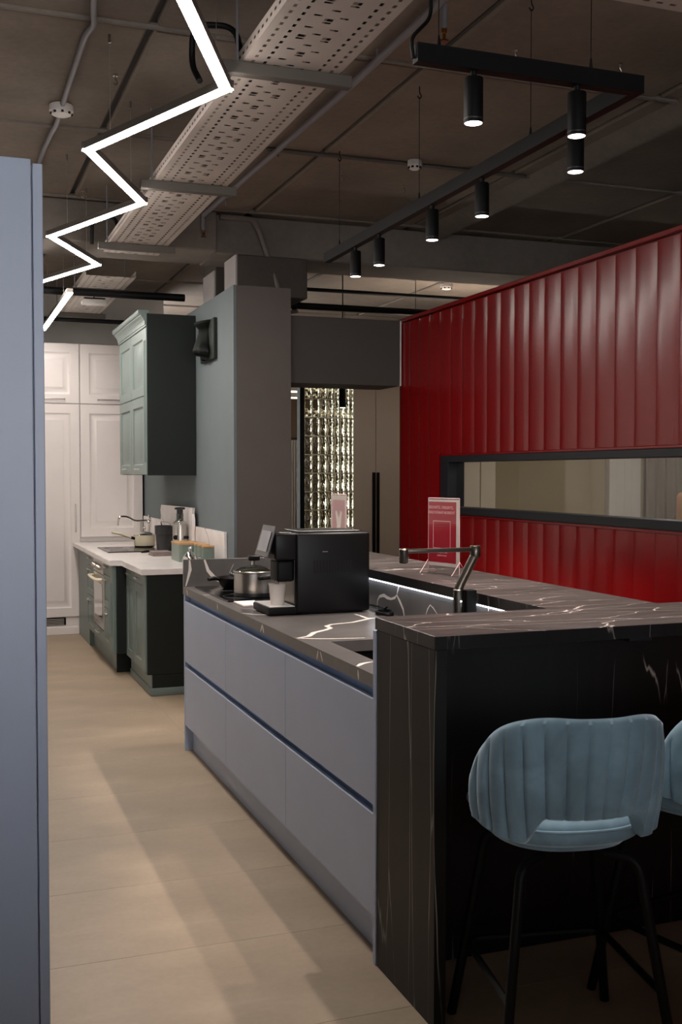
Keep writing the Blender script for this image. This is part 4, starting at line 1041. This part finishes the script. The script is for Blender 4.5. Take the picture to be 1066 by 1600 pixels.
# ================================================================ BAR STOOLS
def make_stool(label):
    t = thing('bar_stool', label, 'stool', (0, 0, 0), 0, group='pale blue velvet bar stools')
    def sup(th, a, b, e=2.5):
        c, s = math.cos(th), math.sin(th)
        r = (abs(c/a)**e+abs(s/b)**e)**(-1/e); return r*c, r*s
    # seat cushion
    bm = BM(); n = 48; rings = []
    for sc_, z in ((0.0, 0.597), (0.6, 0.597), (0.93, 0.600), (0.985, 0.609), (1.0, 0.624), (0.995, 0.644), (0.95, 0.660), (0.8, 0.670), (0.5, 0.676), (0.0, 0.678)):
        if sc_ == 0: rings.append([bm.verts.new((0, 0.040, z))])
        else: rings.append([bm.verts.new((sup(2*PI*k/n, 0.215, 0.235)[0]*sc_, 0.040+sup(2*PI*k/n, 0.215, 0.235)[1]*sc_, z)) for k in range(n)])
    for A, B in zip(rings, rings[1:]):
        for k in range(n):
            k2 = (k+1) % n
            if len(A) == 1: bm.faces.new((A[0], B[k2], B[k]))
            elif len(B) == 1: bm.faces.new((A[k], A[k2], B[0]))
            else: bm.faces.new((A[k], A[k2], B[k2], B[k]))
    obj('seat', bm, M['velvet'], t, local=True, sharp=60)
    # piping round the seat and under-band
    bm = BM(); pts = [(sup(2*PI*k/64, 0.217, 0.237)[0], 0.040+sup(2*PI*k/64, 0.217, 0.237)[1], 0.642) for k in range(64)]
    tube(bm, pts, 0.0045, 6, True); obj('piping', bm, M['velvet'], t, local=True, sharp=80)
    bm = BM(); rings = []
    for sc_, z in ((0.0, 0.572), (0.70, 0.572), (0.82, 0.580), (0.86, 0.596), (0.0, 0.596)):
        if sc_ == 0: rings.append([bm.verts.new((0, 0.040, z))])
        else: rings.append([bm.verts.new((sup(2*PI*k/n, 0.215, 0.235)[0]*sc_, 0.040+sup(2*PI*k/n, 0.215, 0.235)[1]*sc_, z)) for k in range(n)])
    for A, B in zip(rings, rings[1:]):
        for k in range(n):
            k2 = (k+1) % n
            if len(A) == 1: bm.faces.new((A[0], B[k2], B[k]))
            elif len(B) == 1: bm.faces.new((A[k], A[k2], B[0]))
            else: bm.faces.new((A[k], A[k2], B[k2], B[k]))
    obj('seat_pan', bm, M['velvet'], t, local=True, sharp=60)
    # channel-tufted wrap-round back
    NCH = 15; SUB = 7; NU = NCH*SUB
    def sm(a, b, x):
        x = max(0, min(1, (x-a)/(b-a))); return x*x*(3-2*x)
    bm = BM(); secs = []
    for i in range(NU+1):
        u = -1+2*i/NU; au = abs(u)
        th = -PI/2+u*math.radians(84)
        tt = max(0.0, min(1.0, (au-0.20)/0.80))
        zt = 0.930+0.004*sm(0.1, 0.4, au)-0.235*(1-max(0.0, 1-tt**2.0*0.985)**0.55)
        zb = 0.690-0.068*sm(0.33, 0.50, au)+0.030*sm(0.55, 1.0, au)
        ph = (i % SUB)/SUB
        scal = 0.012*math.sin(PI*ph)**0.35 if i % SUB else 0.0
        m = 11; outer = []; inner = []
        for j in range(m+1):
            f = j/m; z = zb+(zt-zb)*f
            lean = (0.022*f-0.010*(1-f))*(1-0.9*sm(0.4, 0.9, au))
            rx, ry = 0.232+lean, 0.236+lean*1.2
            x, y = sup(th, rx, ry, 2.08); L = math.hypot(x, y)
            edge = 1.0-0.55*(1-sm(0, 0.06, 1-au))
            bulge = (scal*(1-f**8)+0.006*f**8+0.004)*edge
            taper = math.sin(PI*max(0.06, min(0.94, f)))**0.35
            th_o = 0.017*taper*edge; th_i = 0.020*taper*edge
            outer.append(((x/L)*(L+th_o+bulge), (y/L)*(L+th_o+bulge), z))
            inner.append(((x/L)*(L-th_i), (y/L)*(L-th_i), z))
        rim = outer+[(outer[-1][0]*0.55+inner[-1][0]*0.45, outer[-1][1]*0.55+inner[-1][1]*0.45, zt+0.012)]+inner[::-1]+[(outer[0][0]*0.5+inner[0][0]*0.5, outer[0][1]*0.5+inner[0][1]*0.5, zb-0.008)]
        secs.append([bm.verts.new(p) for p in rim])
    for A, B in zip(secs, secs[1:]):
        m = len(A)
        for k in range(m): bm.faces.new((A[k], A[(k+1) % m], B[(k+1) % m], B[k]))
    bm.faces.new(secs[0][::-1]); bm.faces.new(secs[-1])
    obj('backrest', bm, M['velvet'], t, local=True, sharp=50)
    # four splayed tube legs bending in under the seat
    foot = [(-0.23, 0.22), (0.23, 0.22), (-0.23, -0.24), (0.23, -0.24)]
    for fx_, fy_ in foot:
        sx, sy = (1 if fx_ > 0 else -1), (1 if fy_ > 0 else -1)
        tx, ty = fx_-sx*0.075, fy_-sy*0.085
        bm = BM(); tube(bm, bend([(fx_, fy_, 0.0005), (tx, ty, 0.55), (tx-sx*0.07, ty-sy*0.05, 0.556)], 0.05, 6), 0.0135, 12)
        obj('leg', bm, M['black'], t, local=True, sharp=60)
    # footrest ring
    zf = 0.225; k_ = 0.4
    def lp(fx_, fy_): 
        sx, sy = (1 if fx_ > 0 else -1), (1 if fy_ > 0 else -1)
        f = zf/0.55; return (fx_-sx*0.075*f, fy_-sy*0.085*f, zf)
    A, B, Cc, D = (lp(*p) for p in foot)
    bm = BM(); P = [A, B, D, Cc]
    loop = bend([Cc, A, B, D], 0.05, 5)
    tube(bm, loop, 0.010, 8); obj('footrest', bm, M['black'], t, local=True, sharp=60)
    return t
st1 = make_stool('pale blue velvet bar stool nearer the marble bar end')
st1.location = (1.532, 2.487, 0); st1.rotation_euler = (0, 0, math.radians(-10.7))
dup(st1, (2.075, 2.57, 0), math.radians(13), 'pale blue velvet bar stool cut off by the right frame edge')

# ================================================================ LIGHTS
def zig_segment(t, p, q, ext0=0.022, ext1=0.022):
    p, q = Vector(p), Vector(q); d = (q-p).normalized()
    p2, q2 = p-d*ext0, q+d*ext1
    bm = BM(); bar(bm, p2+Vector((0, 0, 0.018)), q2+Vector((0, 0, 0.018)), 0.044, 0.030); obj('profile', bm, M['supp'], t)
    bm = BM(); bar(bm, p2+d*0.002, q2-d*0.002, 0.040, 0.005); obj('diffuser', bm, M['zig'], t)
ZV = [(0.628, 3.10), (1.008, 3.968), (0.628, 4.913), (1.013, 5.769), (0.640, 6.759), (1.020, 7.552), (0.63, 8.60)]
t = thing('zigzag_pendant', 'zigzag linear pendant light hanging over the aisle', 'light', (0.82, 4.0, 2.95))
for (x0, y0), (x1, y1) in zip(ZV, ZV[1:]): zig_segment(t, (x0, y0, 2.95), (x1, y1, 2.95))
for x, y in ((0.70, 4.75), (0.72, 6.60), (0.92, 5.55), (0.92, 7.32), (0.92, 3.75)):
    bm = BM(); tube(bm, [(x, y, 2.9835), (x, y, ZC-0.03)], 0.0014, 5); tube(bm, [(x, y, ZC-0.035), (x, y, ZC)], 0.006, 6)
    obj('suspension_wire', bm, M['steel'], t)
t = thing('linear_pendant', 'straight linear pendant light at the far end of the aisle', 'light', (0.9, 9.2, 2.85))
zig_segment(t, (0.905, 8.17, 2.85), (0.905, 10.35, 2.85), 0, 0)
for y in (8.6, 9.9):
    bm = BM(); tube(bm, [(0.905, y, 2.8835), (0.905, y, ZC)], 0.0014, 5); obj('suspension_wire', bm, M['steel'], t)

# L-shaped track with cylinder spotlights
TX, TY, TZ = 2.195, 3.11, 2.797
t = thing('light_track', 'black L shaped lighting track hung from the ceiling', 'track', (2.2, 4.5, TZ))
bm = BM(); abox(bm, 1.390, TX+0.02, TY-0.02, TY+0.02, TZ, TZ+0.058, 0.001); obj('short_rail', bm, M['black'], t)
bm = BM(); abox(bm, TX-0.02, TX+0.02, TY+0.0205, 6.20, TZ, TZ+0.058, 0.001); obj('long_rail', bm, M['black'], t)
for x, y in ((TX, 4.86), (TX, 5.98), (2.02, TY), (1.47, TY), (TX, 3.80)):
    bm = BM(); tube(bm, [(x, y, TZ+0.058), (x, y, ZC-0.05)], 0.0015, 5); tube(bm, [(x, y, TZ+0.058), (x, y, TZ+0.095)], 0.006, 6, rads=[0.007, 0.003])
    tube(bm, bend([(x, y, ZC), (x, y, ZC-0.03), (x+0.012, y, ZC-0.045), (x, y, ZC-0.06), (x-0.010, y, ZC-0.045)], 0.01, 3), 0.003, 5)
    obj('suspension_wire', bm, M['black'], t)
SP = [(1.591, TY, 'spotlight on the short track rail nearest its free end'), (1.968, TY, 'spotlight on the short track rail nearest the corner'),
      (TX, 3.475, 'spotlight on the long track rail closest to the corner'), (TX, 4.207, 'second spotlight from the corner on the long track rail'),
      (TX, 4.71, 'third spotlight from the corner on the long track rail'), (TX, 5.371, 'fourth spotlight from the corner on the long track rail'), (TX, 5.72, 'fifth and farthest spotlight on the long track rail')]
zb_ = 2.634
proto = None
for x, y, lb in SP:
    t = thing('track_spotlight', lb, 'spotlight', (x, y, zb_), group='cylinder track spotlights')
    if proto is None:
        a = obj('body', lathe(BM(), [(0.0280, 0.003), (0.0285, 0.0), (0.0305, 0.0), (0.0305, 0.138), (0.0285, 0.141), (0, 0.141)], n=28), M['black'], t, local=True)
        b = obj('lens', lathe(BM(), [(0, 0.001), (0.0278, 0.001), (0.0278, 0.004), (0, 0.004)], n=28), M['spotlens'], t, local=True)
        c_ = obj('stem', lathe(BM(), [(0, 0.1412), (0.010, 0.1412), (0.010, 0.1627), (0, 0.1627)], n=12), M['black'], t, local=True)
        d_ = obj('trim_ring', lathe(BM(), [(0.0308, 0.010), (0.0312, 0.011), (0.0312, 0.014), (0.0308, 0.015)], n=28), M['darkplastic'], t, local=True)
        proto = (a, b, c_, d_)
    else:
        for nm, p in zip(('body', 'lens', 'stem', 'trim_ring'), proto): share(nm, p, (0, 0, 0), t)
    ld = bpy.data.lights.new('spot_lamp', 'SPOT'); ld.energy = SPOT_POWER; ld.spot_size = math.radians(67); ld.spot_blend = 0.18
    ld.color = (1.0, 0.88, 0.80); ld.shadow_soft_size = 0.02
    lo_ = bpy.data.objects.new('spot_lamp', ld); COL.objects.link(lo_); lo_.parent = t; lo_.location = (0, 0, -0.004)

# ================================================================ CEILING SERVICES
def tray_mesh(x0, x1, y0, y1, z, h=0.05):
    """perforated tray: a grid whose slots are left open"""
    bm = BM(); W = x1-x0
    cols = [0.0, 0.030, 0.042, 0.075, 0.087]
    slots = {(0.030, 0.042): 'L', (0.075, 0.087): 'L'}
    mid = []
    xx = 0.115
    while xx < W-0.13: mid.append(xx); mid.append(xx+0.030); xx += 0.045
    xs = sorted(set([0.0, 0.030, 0.042, 0.075, 0.087]+mid+[W-0.087, W-0.075, W-0.042, W-0.030, W]))
    ycell = 0.05; ny = int((y1-y0)/ycell)
    ysg = []
    for i in range(ny): ysg += [y0+i*ycell, y0+i*ycell+0.008, y0+i*ycell+0.020, y0+i*ycell+0.030]
    ysg.append(y0+ny*ycell)
    V = [[bm.verts.new((x0+x, y, z)) for x in xs] for y in ysg]
    lon = {0.030, 0.075, round(W-0.087, 5), round(W-0.042, 5)}
    midset = {round(m, 5) for m in mid[::2]}
    for r in range(len(ysg)-1):
        seg = r % 4; cell = r//4
        for c in range(len(xs)-1):
            x = round(xs[c], 5); hole = False
            if x in lon and seg in (1, 2): hole = True
            if x in midset and ((seg == 1 and (cell+list(sorted(midset)).index(x)) % 2 == 0) or (seg == 3 and (cell+list(sorted(midset)).index(x)) % 2 == 1 and cell % 3 == 0)): hole = True
            if not hole: bm.faces.new((V[r][c], V[r][c+1], V[r+1][c+1], V[r+1][c]))
    # side flanges with one row of slots
    for sx in (x0, x1):
        zs = [z, z+0.020, z+0.030, z+h]
        F = [[bm.verts.new((sx, y, zz)) for zz in zs] for y in ysg]
        for r in range(len(ysg)-1):
            for c in range(3):
                if c == 1 and r % 4 in (1, 2): continue
                bm.faces.new((F[r][c], F[r][c+1], F[r+1][c+1], F[r+1][c]))
    return bm
t = thing('cable_tray', 'long perforated cable tray hung beside the zigzag pendant', 'cable tray', (1.25, 6.0, 3.02))
obj('tray_bed', tray_mesh(1.05, 1.425, 1.6, 7.55, 3.030), M['galv'], t)
for y in (2.20, 3.90, 5.60, 7.18):
    bm = BM(); abox(bm, 0.975, 1.475, y-0.022, y+0.022, 2.985, 3.028, 0.002); obj('support_channel', bm, M['supp'], t)
    bm = BM(); tube(bm, [(1.035, y, 3.028), (1.035, y, ZC)], 0.005, 8); tube(bm, [(1.44, y, 3.028), (1.44, y, ZC)], 0.005, 8); obj('hanger_rod', bm, M['pipe'], t)
bm = BM()
for i in range(5): tube(bm, [(1.12+0.06*i, 1.7+0.01*i, 3.042), (1.14+0.05*i, 4.5, 3.042), (1.11+0.065*i, 7.5, 3.042)], 0.009, 8)
obj('cable_bundle', bm, M['black'], t)
t = thing('cable_tray', 'farther cable tray section beyond the concrete beam', 'cable tray', (1.25, 9.5, 3.02))
obj('tray_bed', tray_mesh(1.05, 1.425, 8.4, 10.9, 3.030), M['galv'], t)
for y in (9.0, 10.4):
    bm = BM(); abox(bm, 0.975, 1.475, y-0.022, y+0.022, 2.985, 3.028, 0.002); obj('support_channel', bm, M['supp'], t)
    bm = BM(); tube(bm, [(1.035, y, 3.028), (1.035, y, ZC)], 0.005, 8); tube(bm, [(1.44, y, 3.028), (1.44, y, ZC)], 0.005, 8); obj('hanger_rod', bm, M['pipe'], t)
t = thing('cable_tray', 'cable tray at the top right frame corner crossing towards the red wall', 'cable tray', (2.4, 2.8, 3.02))
bm = tray_mesh(-2.985, -2.61, 1.75, 3.05, 3.030); bmesh.ops.rotate(bm, verts=bm.verts[:], cent=(0, 0, 0), matrix=Matrix.Rotation(-PI/2, 3, 'Z'))
obj('tray_bed', bm, M['galv'], t)
bm = BM(); abox(bm, 2.70, 2.744, 2.55, 3.04, 2.985, 3.028, 0.002); obj('support_channel', bm, M['supp'], t)
bm = BM(); tube(bm, [(2.722, 2.57, 3.028), (2.722, 2.57, ZC)], 0.005, 8); tube(bm, [(2.722, 3.02, 3.028), (2.722, 3.02, ZC)], 0.005, 8); obj('hanger_rod', bm, M['pipe'], t)

# flexible hoses looping up from the tray
def hose(pts, r, label):
    tag(obj('flexible_hose', tube(BM(), bend(pts, 0.14, 8), r, 9), M['black']), label, 'hose')
hose([(1.085, 4.02, 3.09), (1.07, 4.06, 3.225), (0.915, 4.10, 3.225), (0.915, 4.12, 3.08), (0.93, 4.05, 3.0)], 0.012, 'black hose arching from the tray to the near zigzag corner')
hose([(1.085, 7.05, 3.09), (1.07, 7.08, 3.17), (0.93, 7.1, 3.17), (0.93, 7.13, 3.0)], 0.012, 'black hose arching from the tray to the far zigzag corner')

def pipe_thing(name, pts, r, mat, label, cat='pipe', b=0.05):
    return tag(obj(name, tube(BM(), bend(pts, b, 5), r, 12), mat), label, cat)
t = thing('sprinkler_pipe', 'pale sprinkler pipe running along the ceiling right of the cable tray', 'pipe', (1.8, 5, 3.35))
bm = BM(); tube(bm, bend([(1.845, 1.2, 3.352), (1.83, 5.0, 3.352), (1.765, 7.55, 3.352), (1.765, 7.585, 3.352), (1.765, 7.59, 3.25)], 0.03), 0.017, 12); obj('tube', bm, M['pipe'], t)
bm = BM(); lathe(bm, [(0, -0.05), (0.018, -0.05), (0.018, -0.045), (0.007, -0.04), (0.007, -0.02), (0.012, -0.015), (0.012, 0.0), (0, 0)], (1.765, 7.59, 3.25), 12); obj('sprinkler_head', bm, M['brass'], t)
bm = BM()
for y in (2.9, 4.5, 6.0, 7.2): obj('clip', tube(BM(), [(1.83, y, 3.335), (1.83, y, ZC)], 0.006, 6), M['pipe'], t)
t = thing('sprinkler', 'brass sprinkler head on a drop pipe above the track end', 'sprinkler', (1.86, 3.55, 3.2))
sx_, sy_ = 1.888, 3.945
bm = BM(); tube(bm, [(sx_, sy_, ZC), (sx_, sy_, 3.285)], 0.013, 10); obj('drop_pipe', bm, M['pipe'], t)
bm = BM(); lathe(bm, [(0, -0.05), (0.018, -0.05), (0.018, -0.045), (0.007, -0.04), (0.007, -0.02), (0.012, -0.015), (0.012, 0.0), (0, 0)], (sx_, sy_, 3.285), 12); obj('sprinkler_head', bm, M['brass'], t)
# left conduit with smoke detector
pipe_thing('conduit', [(0.575, 2.6, 3.385), (0.575, 4.30, 3.385), (0.60, 4.50, 3.37), (0.62, 4.62, 3.378), (0.60, 4.75, 3.385), (0.60, 5.3, 3.385), (0.60, 5.66, 3.385)], 0.013, M['pipe'], 'grey conduit along the ceiling in front of the smoke detector', 'conduit', 0.05)
pipe_thing('conduit', [(0.60, 5.80, 3.385), (0.605, 5.98, 3.385), (0.59, 6.15, 3.38), (0.58, 6.5, 3.385), (0.575, 9.0, 3.385)], 0.013, M['pipe'], 'grey conduit along the ceiling behind the smoke detector', 'conduit', 0.05)
def detector(x, y, r, label):
    t = thing('smoke_detector', label, 'detector', (x, y, ZC-0.055))
    bm = BM(); lathe(bm, [(0, 0.0), (r*0.55, 0.0), (r*0.8, 0.006), (r*0.86, 0.02), (r, 0.022), (r, 0.052), (r*0.96, 0.0545), (0, 0.0545)], (x, y, ZC-0.055), 32); obj('body', bm, M['plasticw'], t)
    bm = BM()
    for k_ in range(8):
        a = k_*PI/4; abox(bm, x+r*0.835*math.cos(a)-0.006, x+r*0.835*math.cos(a)+0.006, y+r*0.835*math.sin(a)-0.006, y+r*0.835*math.sin(a)+0.006, ZC-0.049, ZC-0.039)
    obj('vent', bm, M['black'], t)['kind'] = 'stuff'
detector(0.600, 5.73, 0.060, 'white smoke detector on the left ceiling conduit')
detector(2.68, 6.0, 0.042, 'small smoke detector on the ceiling joint above the long track')
detector(4.70, 9.75, 0.06, 'smoke detector on the far ceiling above the red wall end')
# emergency light
t = thing('emergency_light', 'white emergency light box under the far cable tray', 'emergency light', (1.2, 9.2, 2.93))
obj('housing', abox(BM(), 1.115, 1.315, 9.16, 9.27, 2.932, 2.974, 0.008, 2), M['plasticw'], t)
obj('mounting', abox(BM(), 1.13, 1.30, 9.165, 9.265, 2.9745, 2.985), M['black'], t)
bm = BM(); tube(bm, [(1.215, 9.215, 2.985), (1.215, 9.215, 3.0295)], 0.006, 6); obj('stem', bm, M['black'], t)
# conduits and rails across the far ceiling
pipe_thing('ceiling_pipe', [(-0.55, 8.75, 2.955), (1.875, 8.75, 2.955)], 0.030, M['black'], 'dark thick pipe crossing above the emergency light', 'pipe')
pipe_thing('ceiling_pipe', [(2.45, 9.0, 2.985), (6.0, 9.0, 2.985)], 0.030, M['black'], 'dark pipe crossing above the lintel', 'pipe')
pipe_thing('ceiling_pipe', [(2.45, 9.5, 3.22), (6.0, 9.5, 3.22)], 0.018, M['black'], 'thin dark pipe behind the one above the lintel', 'pipe')
pipe_thing('ceiling_pipe', [(1.90, 7.66, 3.37), (2.14, 7.66, 3.37), (2.19, 7.66, 3.30), (2.33, 7.60, 2.83)], 0.020, M['concrete2'], 'slanting grey pipe running down behind the partition top', 'pipe', 0.06)
pipe_thing('ceiling_pipe', [(-0.55, 10.2, 2.935), (1.875, 10.2, 2.935)], 0.020, M['black'], 'thin dark pipe above the tall white cabinets', 'pipe')
t = thing('pipe_bracket', 'black pipe bracket above the lintel beside the partition', 'bracket', (2.9, 8.95, 3.0))
obj('hanger', abox(BM(), 2.855, 2.895, 8.95, 8.968, 2.94, 3.399, 0.002), M['black'], t)
bm = BM(); bar(bm, (2.875, 8.90, 2.92), (2.70, 8.60, 2.86), 0.03, 0.03); obj('arm', bm, M['black'], t)
# tiny ceiling anchors
for x, y, lb in ((0.795, 5.22, 'small ceiling hook between the smoke detector and the zigzag light'), (0.91, 7.40, 'small ceiling hook above the far end of the zigzag light'), (2.371, 6.397, 'small ceiling hook above the far end of the long track'), (2.845, 6.542, 'small ceiling hook just behind the small smoke detector'), (2.934, 4.28, 'small ceiling hook nearest the top right cable tray'), (2.403, 4.30, 'small ceiling hook above the track corner')):
    t = thing('ceiling_hook', lb, 'hook', (x, y, ZC-0.05), group='ceiling anchor hooks')
    bm = BM(); tube(bm, bend([(x, y, ZC), (x, y, ZC-0.02), (x+0.012, y, ZC-0.034), (x, y, ZC-0.048), (x-0.010, y, ZC-0.036)], 0.01, 3), 0.003, 5); obj('hook', bm, M['steel'], t)
    bm = BM(); lathe(bm, [(0, -0.004), (0.012, -0.004), (0.012, 0), (0, 0)], (x, y, ZC), 10); obj('washer', bm, M['steel'], t)
# thin conduit across the ceiling joint
pipe_thing('conduit', [(1.50, 6.045, 3.388), (2.65, 6.045, 3.388)], 0.011, M['supp'], 'thin conduit along the ceiling joint left of the small detector', 'conduit')
pipe_thing('conduit', [(2.75, 6.045, 3.388), (3.46, 6.045, 3.388)], 0.011, M['supp'], 'thin conduit along the ceiling joint right of the small detector', 'conduit')
pipe_thing('supply_cable', [(1.384, 3.11, 2.81), (1.375, 3.11, 2.87), (1.452, 3.13, 2.95), (1.452, 3.13, 3.395)], 0.006, M['black'], 'supply cable dropping to the free end of the light track', 'cable', 0.03)
